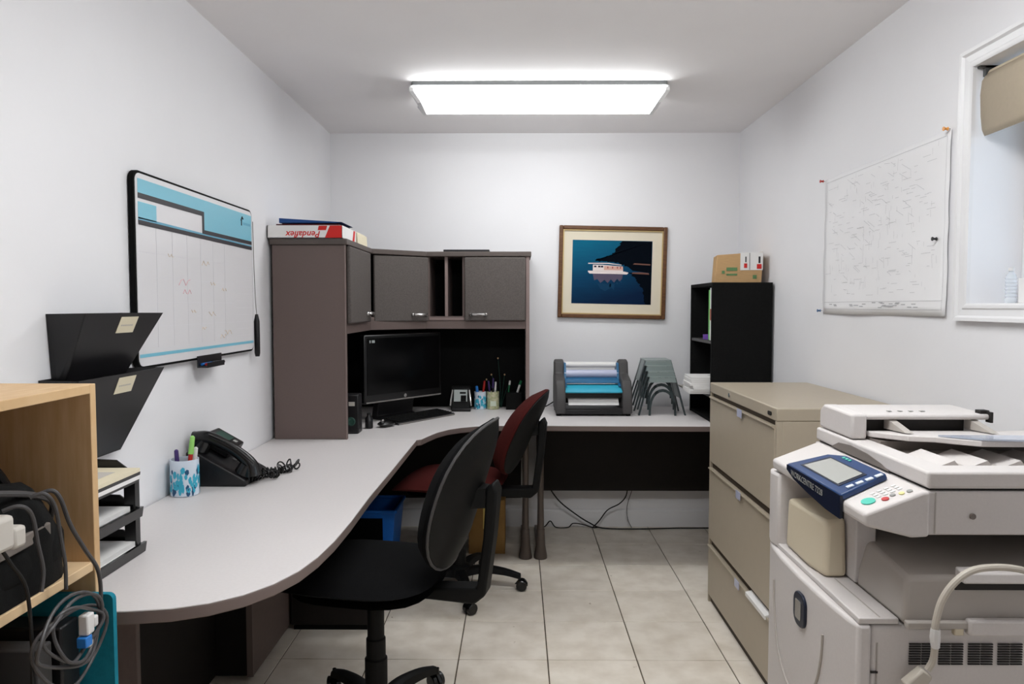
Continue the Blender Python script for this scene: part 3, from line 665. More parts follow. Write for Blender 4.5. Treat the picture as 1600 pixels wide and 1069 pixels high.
def cable(label, pts, r, m, k=6, name='cable'): return single(name, B().tube(smooth_path(pts,k), r, 8), m, label, 'cable', loc=pts[0])
cable('grey cable arching from the black case down over the shelf end', [(-.824,1.235,1.040),(-.808,1.245,1.044),(-.800,1.256,1.026),(-.798,1.278,.974),(-.796,1.317,.915),(-.794,1.351,.866),(-.794,1.359,.813),(-.794,1.347,.781),(-.796,1.33,.77)], .0037, 'cable')
cable('grey cable hanging from the black case past the middle of the shelf', [(-.824,1.145,1.036),(-.806,1.160,1.040),(-.800,1.18,1.02),(-.799,1.191,.968),(-.798,1.201,.921),(-.799,1.196,.885)], .0034, 'cable')
cable('dark cable hanging straight down beside the arching grey cable', [(-.824,1.212,1.040),(-.808,1.224,1.044),(-.800,1.240,1.017),(-.799,1.252,.957),(-.798,1.260,.91),(-.799,1.262,.863)], .0034, 'cable')
b = B()
for k, (r, dx, dz, ph_) in enumerate(((.066,0,.006,0),(.058,.004,.014,1),(.072,-.004,-.012,2),(.048,.006,.010,3))):
    c = Vector((-.779+dx, 1.238+.006*k, .785+dz))
    b.tube([(c.x+.005*math.sin(3*a_+ph_), c.y+r*1.35*math.cos(a_)-.30*r*math.sin(a_), c.z+r*.95*math.sin(a_)+.012*math.sin(2*a_+ph_)) for a_ in [2*PI*q/40 for q in range(40)]], .0032, 8, closed=True)
t = thing('cable_coil', 'coil of grey cable hanging below the wooden shelf edge', 'cable', (-.79,1.24,.70))
obj('loops', b, 'cable', t)
obj('connector', B().box(-.784,-.766,1.268,1.290,.775,.812), 'white_plastic', t, bev=.003); obj('connector', B().box(-.782,-.768,1.293,1.306,.780,.800), 'white_plastic', t, bev=.003)
obj('connector', B().box(-.784,-.766,1.262,1.282,.755,.774), 'pen_blue', t, bev=.002)
obj('cable_tie', B().box(-.800,-.778,1.290,1.306,.742,.764), 'paper_grey', t, bev=.003)
single('folder', B().prism(rrect(-1.08,-.779,.46,.810,.012),'y',1.372,1.384), 'teal', 'teal board standing in the lower shelf, sticking out past the front', 'board')
single('binder', B().box(-1.09,-.835,1.30,1.355,.4585,.775), 'black_plastic', 'black binder in the lower shelf next to the teal board', 'binder', bev=.004)
single('binder', B().box(-1.09,-.842,1.245,1.285,.4585,.760), 'lam_grey', 'grey binder in the lower shelf left of the black binder', 'binder', bev=.004)
single('paper_pad', B().prism([(-1.08,.4585),(-.84,.4585),(-.855,.70),(-1.08,.72)],'y',1.17,1.195), 'paper', 'white paper pad leaning in the lower shelf', 'papers')
t = thing('binder', 'black binder with brass corners at the left of the lower shelf', 'binder', (-.95,1.11,.4585))
obj('cover', B().box(-1.09,-.838,1.085,1.145,.4585,.78), 'black', t, bev=.003)
obj('corner_clip', B().box(-.8375,-.832,1.12,1.146,.70,.725).box(-.8375,-.832,1.12,1.146,.60,.625), 'gold', t)

# ------------------------------------------------------------------ framed picture on back wall
t = thing('framed_picture', 'wood framed picture of a white houseboat on dark blue water', 'picture', (.57,D,1.29), world=False)
t.rotation_euler = (0, math.radians(1.2), 0)
w2, h2 = .328, .560
def pbox(name, x0,x1,z0,z1,d0,d1,m,par=None,bev=0): return obj(name, B().box(x0,x1,-d1,-d0,z0,z1), m, par or t, bev=bev)
fw = .024
for (a,b_,c,d) in ((-w2,-w2+fw,0,h2),(w2-fw,w2,0,h2),(-w2+fw,w2-fw,0,fw),(-w2+fw,w2-fw,h2-fw,h2)):
    f_ = pbox('frame_rail', a,b_,c,d,.002,.026,'frame_wood',bev=.005)
pbox('inner_lip', -w2+fw,w2-fw,fw,fw+.006,.004,.019,'frame_gold'); pbox('inner_lip', -w2+fw,w2-fw,h2-fw-.006,h2-fw,.004,.019,'frame_gold')
pbox('inner_lip', -w2+fw,-w2+fw+.006,fw+.006,h2-fw-.006,.004,.019,'frame_gold'); pbox('inner_lip', w2-fw-.006,w2-fw,fw+.006,h2-fw-.006,.004,.019,'frame_gold')
pbox('mat_board', -w2+fw,w2-fw,fw,h2-fw,.003,.010,'mat_board')
px0, px1, pz0, pz1 = -.245, .240, .088, .474
pr = pbox('print', px0,px1,pz0,pz1,.0101,.0112,'water_print')
pw, phh = px1-px0, pz1-pz0
def pp(name, pts, m, k): return obj(name, B().prism([(px0+u*pw, pz0+v*phh) for u, v in pts], 'y', -.0113-.0003*k, -.0111-.0003*k), m, pr)
rs = random.Random(5)
edge = [(.62,.995),(.58,.93),(.53,.84),(.50,.77),(.40,.735),(.30,.70),(.28,.68),(.40,.665),(.52,.655),(.60,.64),(.68,.60),(.74,.56)]
jag = []
for (ua,va),(ub,vb) in zip(edge, edge[1:]):
    for q in range(5): jag.append((ua+(ub-ua)*q/5+rs.uniform(-.014,.014), min(.995, va+(vb-va)*q/5+rs.uniform(-.010,.010))))
pp('dark_shore', [(.995,.995)]+jag+[(.76,.53),(.995,.50)], 'print_dark', 1)
edge = [(.72,.50),(.78,.42),(.84,.34),(.88,.24),(.91,.12),(.93,.01)]
jag = []
for (ua,va),(ub,vb) in zip(edge, edge[1:]):
    for q in range(5): jag.append((ua+(ub-ua)*q/5+rs.uniform(-.02,.02), va+(vb-va)*q/5))
pp('dark_shore', [(.995,.50)]+jag+[(.93,.005),(.995,.005)], 'print_dark', 1)
for q in range(16):
    u = rs.uniform(.27,.62); v = rs.uniform(.27,.40); hgt = rs.uniform(.03,.07)
    pp('boat_reflection', [(u,v),(u+.02,v),(u+.016,v+hgt),(u+.004,v+hgt)], 'boat_reflect2', 2)
pp('boat_reflection', [(.26,.475),(.64,.475),(.63,.40),(.60,.36),(.57,.40),(.53,.34),(.49,.39),(.45,.33),(.41,.38),(.36,.33),(.32,.39),(.28,.37)], 'boat_reflect', 3)
pp('boat_reflection', [(.32,.32),(.54,.32),(.53,.22),(.50,.26),(.42,.20),(.36,.24)], 'boat_reflect2', 2)
pp('boat_hull', [(.20,.50),(.22,.475),(.69,.470),(.71,.50),(.66,.515),(.20,.52)], 'boat_white', 3)
pp('boat_cabin', [(.26,.515),(.64,.515),(.635,.595),(.38,.615),(.26,.615)], 'boat_white', 3)
pp('boat_cabin', [(.40,.535),(.64,.535),(.635,.592),(.40,.600)], 'boat_pink', 4)
pp('boat_roof', [(.20,.628),(.45,.632),(.62,.612),(.62,.622),(.45,.648),(.20,.642)], 'boat_white', 3)
for u in (.275,.325,.36): pp('boat_window', [(u,.575),(u+.03,.575),(u+.03,.600),(u,.600)], 'boat_win', 5)
for u in (.44,.50,.56,.60): pp('boat_window', [(u,.560),(u+.015,.560),(u+.015,.59),(u,.59)], 'binder_red', 5)
pp('distant_boat', [(.75,.485),(.97,.475),(.96,.50),(.86,.51),(.76,.505)], 'boat_far', 3); pp('distant_boat', [(.76,.63),(.98,.62),(.98,.64),(.78,.65)], 'boat_far', 3)

# ------------------------------------------------------------------ laminator
t = thing('laminator', 'blue and dark grey roll laminator on the back desk', 'laminator', (.42,4.2,DZ))
side = [(4.05,DZ+.012),(4.34,DZ+.012),(4.37,DZ+.06),(4.37,DZ+.20),(4.33,DZ+.235),(4.33,DZ+.29),(4.27,DZ+.305),(4.23,DZ+.295),(4.21,DZ+.225),(4.10,DZ+.20),(4.055,DZ+.14),(4.045,DZ+.05)]
for xa, xb in ((.212,.268),(.585,.640)):
    obj('side_housing', B().prism(side,'x',xa,xb), 'lam_grey', t, bev=.010, seg=3)
    xi = xb if xa < .4 else xa-.012
    obj('side_liner', B().prism([(4.12,DZ+.16),(4.20,DZ+.19),(4.23,DZ+.285),(4.30,DZ+.285),(4.33,DZ+.16)],'x',xi,xi+.012), 'lam_blue', t)
obj('base_tray', B().box(.262,.590,4.055,4.33,DZ+.010,DZ+.035), 'black_plastic', t, bev=.003)
obj('front_bar', B().box(.262,.590,4.055,4.070,DZ+.034,DZ+.048), 'black_plastic', t, bev=.003)
obj('lower_guide', B().prism([(4.075,DZ+.060),(4.090,DZ+.060),(4.125,DZ+.095),(4.115,DZ+.100)],'x',.285,.568), 'paper', t)
obj('lower_roller', B().cyl((.262,4.20,DZ+.085),(.590,4.20,DZ+.085),.030,20), 'black_plastic', t)
obj('mouth_bar', B().box(.262,.592,4.085,4.14,DZ+.098,DZ+.135), 'black_gloss', t, bev=.004)
obj('feed_table', B().prism([(4.062,DZ+.137),(4.068,DZ+.128),(4.19,DZ+.150),(4.19,DZ+.168)],'x',.264,.592), 'lam_cyan', t, bev=.002)
obj('feed_print', B().prism([(4.118,DZ+.1494),(4.122,DZ+.1490),(4.135,DZ+.1525),(4.131,DZ+.1530)],'x',.395,.445), 'white_plastic', t)
obj('blue_shroud', B().prism([(4.16,DZ+.175),(4.20,DZ+.170),(4.24,DZ+.205),(4.17,DZ+.195)],'x',.270,.582), 'lam_blue', t, bev=.003)
obj('film_roll', B().cyl((.270,4.235,DZ+.222),(.582,4.235,DZ+.222),.024,24), 'lam_film', t)
obj('top_roll', B().cyl((.276,4.275,DZ+.272),(.578,4.275,DZ+.272),.0165,24), 'paper', t)
for x in (.23,.62):
    for y in (4.08,4.31): obj('foot', B().cyl((x,y,DZ),(x,y,DZ+.014),.014,12), 'black', t)
cable('black laminator cord lying on the back desk', [(.212,4.33,DZ+.045),(.17,4.36,DZ+.015),(.13,4.34,DZ+.006),(.10,4.30,DZ+.006),(.075,4.32,DZ+.006)], .0035, 'cable_black')

# ------------------------------------------------------------------ nested smoky plastic stands
names = ['smoky grey plastic desk riser, lowest and front of the nested stack','smoky grey plastic desk riser, second from the front of the nested stack','smoky grey plastic desk riser, second from the back of the nested stack','smoky grey plastic desk riser, topmost of the nested stack beside the laminator']
stand0 = None
for k in range(4):
    lab = names[k]
    if stand0 is None:
        stand0 = thing('desk_riser', lab, 'riser', (0,0,0), world=False, group='nested desk risers'); o = stand0
        wT, h, dep = .072, .215, .17
        obj('top_plate', B().box(-.074,.074,-.105,.075,.213,.218), 'smoke', o, bev=.001)
        obj('front_apron', B().hull4([(-.074,-.105,.2125),(.074,-.105,.2125),(.074,-.103,.2125),(-.074,-.103,.2125)],[(-.081,-.105,.186),(.081,-.105,.186),(.081,-.103,.186),(-.081,-.103,.186)]), 'smoke', o)
        for s in (-1,1):
            obj('side_leg', B().hull4([(s*.134,-.105,0),(s*.126,-.105,0),(s*.070,-.105,.213),(s*.074,-.105,.213)],[(s*.134,-.085,0),(s*.126,-.085,0),(s*.070,-.07,.213),(s*.074,-.07,.213)]), 'smoke_dark', o)
            obj('side_leg', B().hull4([(s*.134,.085,0),(s*.126,.085,0),(s*.070,.05,.213),(s*.074,.05,.213)],[(s*.134,.070,0),(s*.126,.070,0),(s*.070,.02,.213),(s*.074,.02,.213)]), 'smoke_dark', o)
            obj('side_plate', B().hull4([(s*.105,-.085,.095),(s*.102,-.085,.095),(s*.071,-.10,.213),(s*.074,-.10,.213)],[(s*.105,.070,.095),(s*.102,.070,.095),(s*.071,.07,.213),(s*.074,.07,.213)]), 'smoke', o)
        b = B(); n = 12
        for q in range(n):
            def ar(r1, r2, a): return (-r1*math.cos(a), r2*math.sin(a)**.7)
            a0_, a1_ = PI*q/n, PI*(q+1)/n
            A0, A1, C0, C1 = ar(.078,.150,a0_), ar(.078,.150,a1_), ar(.066,.134,a0_), ar(.066,.134,a1_)
            b.hull4([(A0[0],-.112,A0[1]),(A1[0],-.112,A1[1]),(C1[0],-.112,C1[1]),(C0[0],-.112,C0[1])],[(A0[0],-.104,A0[1]),(A1[0],-.104,A1[1]),(C1[0],-.104,C1[1]),(C0[0],-.104,C0[1])])
        obj('front_arch', b, 'smoke_dark', o)
        kids = [c for c in o.children]
    else:
        o = stand0.copy(); COL.objects.link(o); o['label'] = lab
        for c in kids:
            cc = c.copy(); COL.objects.link(cc); cc.parent = o
    o.location = (.812-.004*k, 4.185+.022*k, DZ+.001+.030*k)

# ------------------------------------------------------------------ black bookcase on the desk end
CX0, CX1, CY0, CY1, CZ = 1.016, 1.332, 3.83, 4.30, 1.489
t = thing('bookcase', 'black open bookcase standing on the right end of the back desk', 'bookcase', (1.17,4.06,DZ))
obj('side_panel', B().box(CX0,CX1,CY0,CY0+.018,DZ,CZ), 'black_matte', t, bev=.001)
obj('side_panel', B().box(CX0,CX1,CY1-.018,CY1,DZ,CZ), 'black_matte', t, bev=.001)
obj('top_panel', B().box(CX0,CX1,CY0+.018,CY1-.018,CZ-.018,CZ), 'black_matte', t)
obj('back_panel', B().box(CX1-.006,CX1,CY0+.018,CY1-.018,DZ,CZ-.018), 'black_matte', t)
for z in (DZ,.880,1.165): obj('shelf', B().box(CX0+.004,CX1-.006,CY0+.018,CY1-.018,z,z+.016), 'lam_grey' if z > .8 else 'black_matte', t, bev=.001)
single('binder', B().box(CX0+.012,CX0+.28,3.905,3.945,1.1815,1.452), 'green_binder', 'bright green binder upright on the upper shelf of black bookcase', 'binder', bev=.003)
t = thing('binder', 'white binder with red spine patch beside the green binder', 'binder', (1.15,3.875,1.1815))
obj('cover', B().box(CX0+.008,CX0+.28,3.852,3.900,1.1815,1.462), 'paper', t, bev=.002)
obj('spine_patch', B().box(CX0+.0065,CX0+.0079,3.855,3.897,1.29,1.35), 'binder_red', t)
t = single('tape_roll', B().lathe([(.020,0),(.045,0),(.045,.026),(.020,.026)],(1.075,4.06,1.1815),24), 'purple', 'purple roll lying on the upper shelf of the black bookcase', 'roll')
tt = sheets('paper_stack','white printed papers sticking out of the lower shelf of black bookcase',.93,1.20,3.875,4.10,.8965,.088,0,'paper',8,wob=6)
obj('writing', B().box(-.02,.04,.02,.026,.0882,.0885).box(-.01,.05,-.02,-.014,.0882,.0885), 'ink', tt)
single('magazine', B().prism([(.945,.8965),(1.19,.8965),(1.19,.905),(.94,.905)],'y',4.105,4.27), 'paper_grey', 'grey magazine behind the paper pile in the black bookcase', 'magazine')
# carton on the bookcase
t = thing('cardboard_box', 'small cardboard box with white labels on top of black bookcase', 'box', (1.20,4.02,CZ), math.radians(-9), world=False)
obj('body', B().hull4([(-.125,-.09,0),(.115,-.09,0),(.115,.09,0),(-.125,.09,0)],[(-.115,-.09,.150),(.122,-.09,.165),(.122,.09,.165),(-.115,.09,.150)]), 'cardboard', t, bev=.002)
obj('label_sheet', B().box(.005,.121,-.0925,-.0905,.068,.163), 'paper', t)
obj('label_mark', B().box(.024,.040,-.0938,-.0927,.080,.104).box(.090,.114,-.0938,-.0927,.075,.100), 'box_red', t)
obj('label_bar', B().box(.030,.036,-.0938,-.0927,.11,.14).box(.098,.108,-.0938,-.0927,.105,.14).box(.052,.054,-.0938,-.0927,.07,.16), 'ink', t)
obj('green_print', B().box(-.09,-.075,-.0918,-.0906,.05,.066).box(-.066,-.01,-.0918,-.0906,.065,.083).box(-.066,-.01,-.0918,-.0906,.040,.050).box(.07,.09,-.0918,-.0906,.022,.042), 'cardboard_green', t)

# ------------------------------------------------------------------ filing cabinet
FX, FX1, FY0, FY1, FZ = .882, 1.325, 2.478, 3.335, 1.016
t = thing('filing_cabinet', 'beige three drawer lateral filing cabinet against the right wall', 'filing cabinet', (1.1,2.9,0))
b = B().box(FX+.020,FX1,FY0,FY1,.0,FZ-.045)
obj('body', b, 'cabinet_beige', t, bev=.002)
obj('top_cap', B().box(FX,FX1,FY0-.002,FY1+.002,FZ-.045,FZ), 'cabinet_beige', t, bev=.004)
for (yy) in (FY0, FY1-.014): obj('front_post', B().box(FX+.001,FX+.020,yy,yy+.014,.0,FZ-.0455), 'cabinet_beige', t)
for (za, zb_) in ((.655,.948),(.298,.622),(.035,.265)):
    d = obj('drawer', B().box(FX,FX+.0198,FY0+.016,FY1-.016,za,zb_), 'cabinet_beige', t, bev=.002)
    obj('pull_lip', B().prism([(FX-.002,zb_-.004),(FX+.012,zb_-.004),(FX+.012,zb_+.004),(FX-.009,zb_+.007),(FX-.010,zb_+.002)],'y',FY0+.018,FY1-.018), 'cabinet_beige', d)
    obj('recess', B().box(FX+.012,FX+.0195,FY0+.016,FY1-.016,zb_+.0005,zb_+.030), 'slot_dark', d)
    obj('label_holder', B().box(FX-.013,FX-.0102,2.83,2.885,zb_-.020,zb_+.012), 'lam_film', d, bev=.001)
obj('kick_plate', B().box(FX+.012,FX+.020,FY0+.014,FY1-.014,0,.034), 'slot_dark', t)
obj('lock', B().cyl((FX-.004,3.03,FZ-.022),(FX-.0002,3.03,FZ-.022),.009,16), 'chrome', t)
obj('badge', B().prism(rrect(2.525,2.560,FZ-.032,FZ-.018,.006),'x',FX-.003,FX-.0002), 'printer_dark', t)
single('paper_sheet', B().hull4([(FX-.014,2.52,.262),(FX+.011,2.52,.275),(FX+.011,2.74,.275),(FX-.014,2.74,.262)],[(FX-.014,2.52,.2765),(FX+.011,2.52,.282),(FX+.011,2.74,.282),(FX-.014,2.74,.2765)]), 'paper', 'white papers caught on top of the bottom drawer of filing cabinet', 'papers')

# ------------------------------------------------------------------ office printer / copier
t = thing('office_printer', 'large off-white office copier with blue touch panel at the right', 'printer', (.97,1.58,0))
PY0, PY1, PX1 = 1.33, 1.835, 1.315
obj('body', B().box(.655,PX1,PY0,PY1,.045,.772), 'printer', t, bev=.008)
# curved front cover
plan = [(.656,PY0-.003),(.630,PY0-.003),(.624,PY0+.03),(.618,1.45),(.616,1.58),(.620,1.70),(.630,1.79),(.642,1.835),(.656,1.838)]
obj('front_cover', B().prism(plan,'z',.30,.774), 'printer', t, bev=.010, seg=3)
obj('drawer', B().prism(plan,'z',.175,.294), 'printer', t, bev=.004); obj('drawer', B().prism(plan,'z',.055,.170), 'printer', t, bev=.004)
# oval raised field on the cover, following its curve
def fx(y):
    for (xa,ya),(xb,yb) in zip(plan[1:],plan[2:]):
        if ya <= y <= yb: return xa+(xb-xa)*(y-ya)/(yb-ya)
    return .64
pts = []; 
for k in range(49):
    a_ = PI+PI*k/48; y = 1.60+.150*math.cos(a_); z = .70+.20*math.sin(a_); pts.append((fx(y)-.0015,y,z))
obj('oval_seam', B().tube(pts,.0028,6), 'printer_shade', t)
bd = obj('badge', B().prism(rrect(1.530,1.592,.668,.742,.024),'x',fx(1.56)-.006,fx(1.56)+.004), 'navy_dark', t, bev=.002)
obj('badge_plate', B().prism(rrect(1.546,1.577,.684,.726,.005),'x',fx(1.56)-.0075,fx(1.56)-.0062), 'chrome', bd)
# top deck of the body
obj('deck', B().prism([(.632,1.330),(.706,1.330),(.706,1.74),(.636,1.80)],'z',.7745,.786), 'printer', t, bev=.002)
obj('deck_seam', B().box(.672,.674,1.335,1.70,.7862,.7872), 'printer_shade', t)
# side cover with sloped top and tray slot
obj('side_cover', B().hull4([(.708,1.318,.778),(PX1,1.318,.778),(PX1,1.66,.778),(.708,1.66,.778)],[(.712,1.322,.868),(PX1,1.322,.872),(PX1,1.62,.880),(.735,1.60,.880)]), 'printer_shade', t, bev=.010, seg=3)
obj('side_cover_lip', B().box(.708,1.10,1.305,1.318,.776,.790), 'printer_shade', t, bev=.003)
obj('tray_slot', B().box(.800,1.06,1.3165,1.3195,.845,.862), 'printer_dark', t)
obj('tray_flap', B().prism([(1.300,.862),(1.330,.862),(1.330,.885),(1.305,.880)],'x',.806,1.06), 'printer', t, bev=.003)
obj('latch', B().box(.818,.936,1.300,1.3175,.765,.795), 'printer', t, bev=.005)
obj('hinge_tab', B().box(.795,.812,1.306,1.3175,.764,.780), 'printer_beige', t, bev=.002)
for k in range(4):
    xa = .725+k*.0545; b = B()
    for q in range(9):
        z = .700+q*.0047; b.box(xa,xa+.0215,1.3265,1.3290,z,z+.0022).box(xa+.0235,xa+.045,1.3265,1.3290,z,z+.0022)
    g = obj('vent_grille', b, 'printer_dark', t)
obj('side_seam', B().box(.6655,.6675,1.3278,1.3295,.06,.74), 'printer_shade', t)
obj('side_notch', B().box(.655,.668,1.327,1.3295,.683,.687), 'printer_dark', t)
# towers and dark paper exit cavity
obj('front_column', B().prism([(.634,1.758),(.630,1.80),(.640,1.836),(.80,1.836),(.80,1.780),(.655,1.752)],'z',.7745,.955), 'printer', t, bev=.006)
obj('tower_cover', B().hull4([(.652,1.53,.787),(.642,1.60,.787),(.646,1.74,.787),(.72,1.75,.787),(.70,1.53,.787)],[(.660,1.545,.900),(.646,1.61,.912),(.648,1.735,.905),(.72,1.745,.905),(.70,1.54,.912)]), 'printer_beige', t, bev=.010, seg=3)
obj('inner_column', B().box(.703,.745,1.50,1.56,.787,.94), 'printer', t, bev=.003)
obj('inner_wall', B().box(.745,PX1,1.70,1.834,.774,.94), 'printer_grey', t); obj('rear_block', B().box(1.15,PX1,1.36,1.70,.881,.94), 'printer_dark', t)
b = B()
for k in range(8): b.box(.80+k*.045,.806+k*.045,1.690,1.6995,.885,.935)
obj('cavity_ribs', b, 'printer_dark', t)
obj('cavity_liner', B().box(.765,1.15,1.62,1.689,.882,.938), 'printer_dark', t)
# scanner unit and wedge control panel
obj('scanner_bed', B().box(.752,PX1,PY0,PY1,.942,1.024), 'printer', t, bev=.004)
obj('panel_housing', B().prism([(.634,.962),(.632,.985),(.738,1.026),(.7515,1.026),(.7515,.942),(.720,.940)],'y',1.318,1.802), 'printer', t, bev=.006, seg=3)
ps = Vector((.106,0,.041)).normalized(); pn = Vector((-.041,0,.106)).normalized()
def pp3(u, y, h): return tuple(Vector((.632,y,.985))+ps*u+pn*h)
def pslab(pl_, h0, h1): return B().hull4([pp3(u,y,h0) for u,y in pl_],[pp3(u,y,h1) for u,y in pl_])
sc = obj('touch_panel', pslab([(-.001,1.405),(.104,1.425),(.104,1.600),(.085,1.650),(-.001,1.690)],.0004,.014), 'navy', t, bev=.004)
obj('screen_well', pslab([(.016,1.448),(.078,1.452),(.078,1.625),(.016,1.645)],.0142,.0150), 'navy_dark', sc)
obj('screen', pslab([(.019,1.458),(.074,1.462),(.074,1.612),(.019,1.632)],.0152,.0160), 'lcd', sc)
# dark curved front fascia with the model name
obj('front_fascia', B().hull4([(.6315,1.405,.952),(.6315,1.47,.953),(.6305,1.56,.962),(.6305,1.64,.972),(.631,1.690,.984),(.631,1.690,.995),(.631,1.405,.995)],[(.626,1.405,.950),(.625,1.47,.952),(.625,1.56,.961),(.625,1.64,.972),(.627,1.690,.984),(.627,1.690,.996),(.626,1.405,.996)]), 'navy_dark', sc)
obj('lettering', text_mesh('WORKCENTRE 7328', .019, basis((.6240,1.655,.978),(0,-1,-.02),(0,0,1))), 'grey_dot', sc)
b = B()
for k in range(4): b.join(pslab([(.022+k*.020,1.420),(.036+k*.020,1.420),(.036+k*.020,1.430),(.022+k*.020,1.430)],.0142,.0165)); 
obj('panel_keys', b, 'cup_white', sc)
b = B()
for k in range(3): b.join(pslab([(.090,1.555+k*.014),(.096,1.555+k*.014),(.096,1.563+k*.014),(.090,1.563+k*.014)],.0142,.0158))
obj('status_lights', b, 'teal_dot', sc)
def dot(u, y, r, m, name='button'):
    return obj(name, pslab([(u+r*math.cos(2*PI*k/16), y+r*1.25*math.sin(2*PI*k/16)) for k in range(16)],.0003,.0022), m, t)
dot(.030,1.362,.0125,'teal_dot'); dot(.055,1.345,.0065,'red_dot'); dot(.072,1.350,.005,'grey_dot'); dot(.086,1.343,.005,'yellow_dot'); dot(.100,1.340,.005,'grey_dot')
b = B()
for i in range(4):
    for j in range(3): b.join(pslab([(.048+i*.014,1.362+j*.012),(.056+i*.014,1.362+j*.012),(.056+i*.014,1.369+j*.012),(.048+i*.014,1.369+j*.012)],.0003,.0014))
obj('number_keys', b, 'white_plastic', t)
obj('side_lock', B().cyl((.835,1.3265,.978),(.835,1.3298,.978),.0055,14), 'printer_grey', t)
obj('panel_seam', B().box(.766,.768,1.3285,1.3298,.945,1.022), 'printer_shade', t)
# platen lid with sloped rim
obj('lid_base', B().box(.756,PX1,PY0+.002,PY1-.004,1.029,1.040), 'printer', t)
obj('lid_gasket', B().box(.760,PX1,PY0+.006,PY1-.008,1.0245,1.0285), 'printer_dark', t)
obj('lid_rim', B().prism([(.752,PY0-.001),(PX1,PY0-.001),(PX1,PY0+.06),(.806,PY0+.06),(.806,PY1-.004),(.752,PY1-.004)],'z',1.029,1.060), 'printer', t, bev=.005, seg=3)
obj('handle_recess', B().prism([(1.47,1.0290),(1.50,1.038),(1.56,1.047),(1.64,1.050),(1.70,1.045),(1.74,1.0290)],'x',.7505,.7522), 'printer_grey', t)
obj('output_well', B().box(.802,PX1-.01,1.412,1.64,1.0405,1.046), 'printer_shade', t)
for x in (.86,.925,.99,1.055): obj('output_ridge', B().prism([(x-.035,1.0462),(x+.012,1.0462),(x,1.060)],'y',1.43,1.55), 'printer', t)
# document feeder
AY0, AY1 = 1.652, 1.825
obj('feeder_body', B().prism([(AY0+.045,1.041),(AY1,1.041),(AY1,1.108),(AY1-.02,1.120),(AY0,1.118),(AY0,1.106),(AY0+.045,1.105)],'x',.790,1.075), 'printer', t, bev=.005)
obj('feeder_end', B().prism([(AY0-.004,1.062),(AY1,1.062),(AY1,1.106),(AY1-.022,1.122),(AY0-.004,1.119)],'x',.757,.792), 'printer', t, bev=.006, seg=3)
obj('feeder_slot', B().box(.795,1.030,AY0+.030,AY0+.0445,1.070,1.1055), 'printer_dark', t)
obj('paper_guide', B().prism([(AY0-.07,1.087),(AY0+.028,1.082),(AY0+.028,1.1055),(AY0+.005,1.104)],'x',.845,.862), 'printer_shade', t); obj('paper_guide', B().prism([(AY0-.07,1.087),(AY0+.028,1.082),(AY0+.028,1.1055),(AY0+.005,1.104)],'x',1.030,1.046), 'printer_shade', t)
obj('feeder_clip', B().box(1.055,1.075,AY0+.01,AY0+.03,1.118,1.126).box(1.068,1.074,AY0-.006,AY0+.012,1.100,1.124), 'printer_dark', t)
obj('feeder_under', B().box(.800,1.20,AY0-.05,AY0+.04,1.0465,1.066), 'printer_grey', t)
ip = [(.797,AY0+.018),(.797,AY0-.02),(.835,1.555),(.880,1.535),(.93,1.46),(1.20,1.44),(1.20,AY0+.018)]
obj('input_tray', B().hull4([(x,y,1.068+(1.65-y)*.07) for x,y in ip],[(x,y,1.080+(1.65-y)*.07) for x,y in ip]), 'printer', t, bev=.002)
it = [(.885,1.531),(.932,1.458),(1.27,1.36),(1.27,1.52)]
obj('tray_extension', B().hull4([(x,y,1.0812+(1.65-y)*.07) for x,y in it],[(x,y,1.0845+(1.65-y)*.07) for x,y in it]), 'frosted', t)
obj('icon_marks', B().box(.86,.868,1.69,1.70,1.1195,1.1205).box(.885,.893,1.69,1.70,1.1195,1.1205).box(.91,.918,1.69,1.70,1.1195,1.1205).box(.935,.945,1.69,1.70,1.1195,1.1205), 'grey_dot', t)
for x in (.72,1.25):
    for y in (1.40,1.77): obj('caster', B().cyl((x-.02,y,.0275),(x+.02,y,.0275),.0275,16).box(x-.012,x+.012,y-.012,y+.012,.028,.05), 'printer_dark', t)
# loose power cord over the copier's side
t = thing('extension_lead', 'loose beige power lead with plug draped over the copier side', 'cord', (.75,1.295,.685))
cp = [(.975,1.312,.868),(.930,1.290,.884),(.89,1.285,.896),(.85,1.285,.899),(.81,1.285,.893),(.780,1.285,.872),(.760,1.287,.840),(.751,1.288,.805),(.749,1.29,.775),(.753,1.295,.745),(.752,1.298,.722),(.744,1.30,.704)]
obj('cable', B().tube(smooth_path(cp,5),.0062,10), 'cable_beige', t)
obj('cable_tie', B().tube([(.750,1.289,.785),(.7495,1.289,.770),(.753,1.293,.75)],[.008,.009,.0075],10), 'white_plastic', t)
mp_ = Matrix.Translation((.728,1.302,.684)) @ Matrix.Rotation(math.radians(40),4,'Y')
obj('plug', B().hull4([(-.018,-.012,-.022),(.018,-.012,-.022),(.018,.012,-.022),(-.018,.012,-.022)],[(-.012,-.010,.022),(.012,-.010,.022),(.012,.010,.022),(-.012,.010,.022)]).xf(mp_), 'cable_beige', t, bev=.004)
obj('prong', B().box(-.010,-.007,-.003,.003,-.040,-.0225).box(.007,.010,-.003,.003,-.040,-.0225).xf(mp_), 'steel', t)

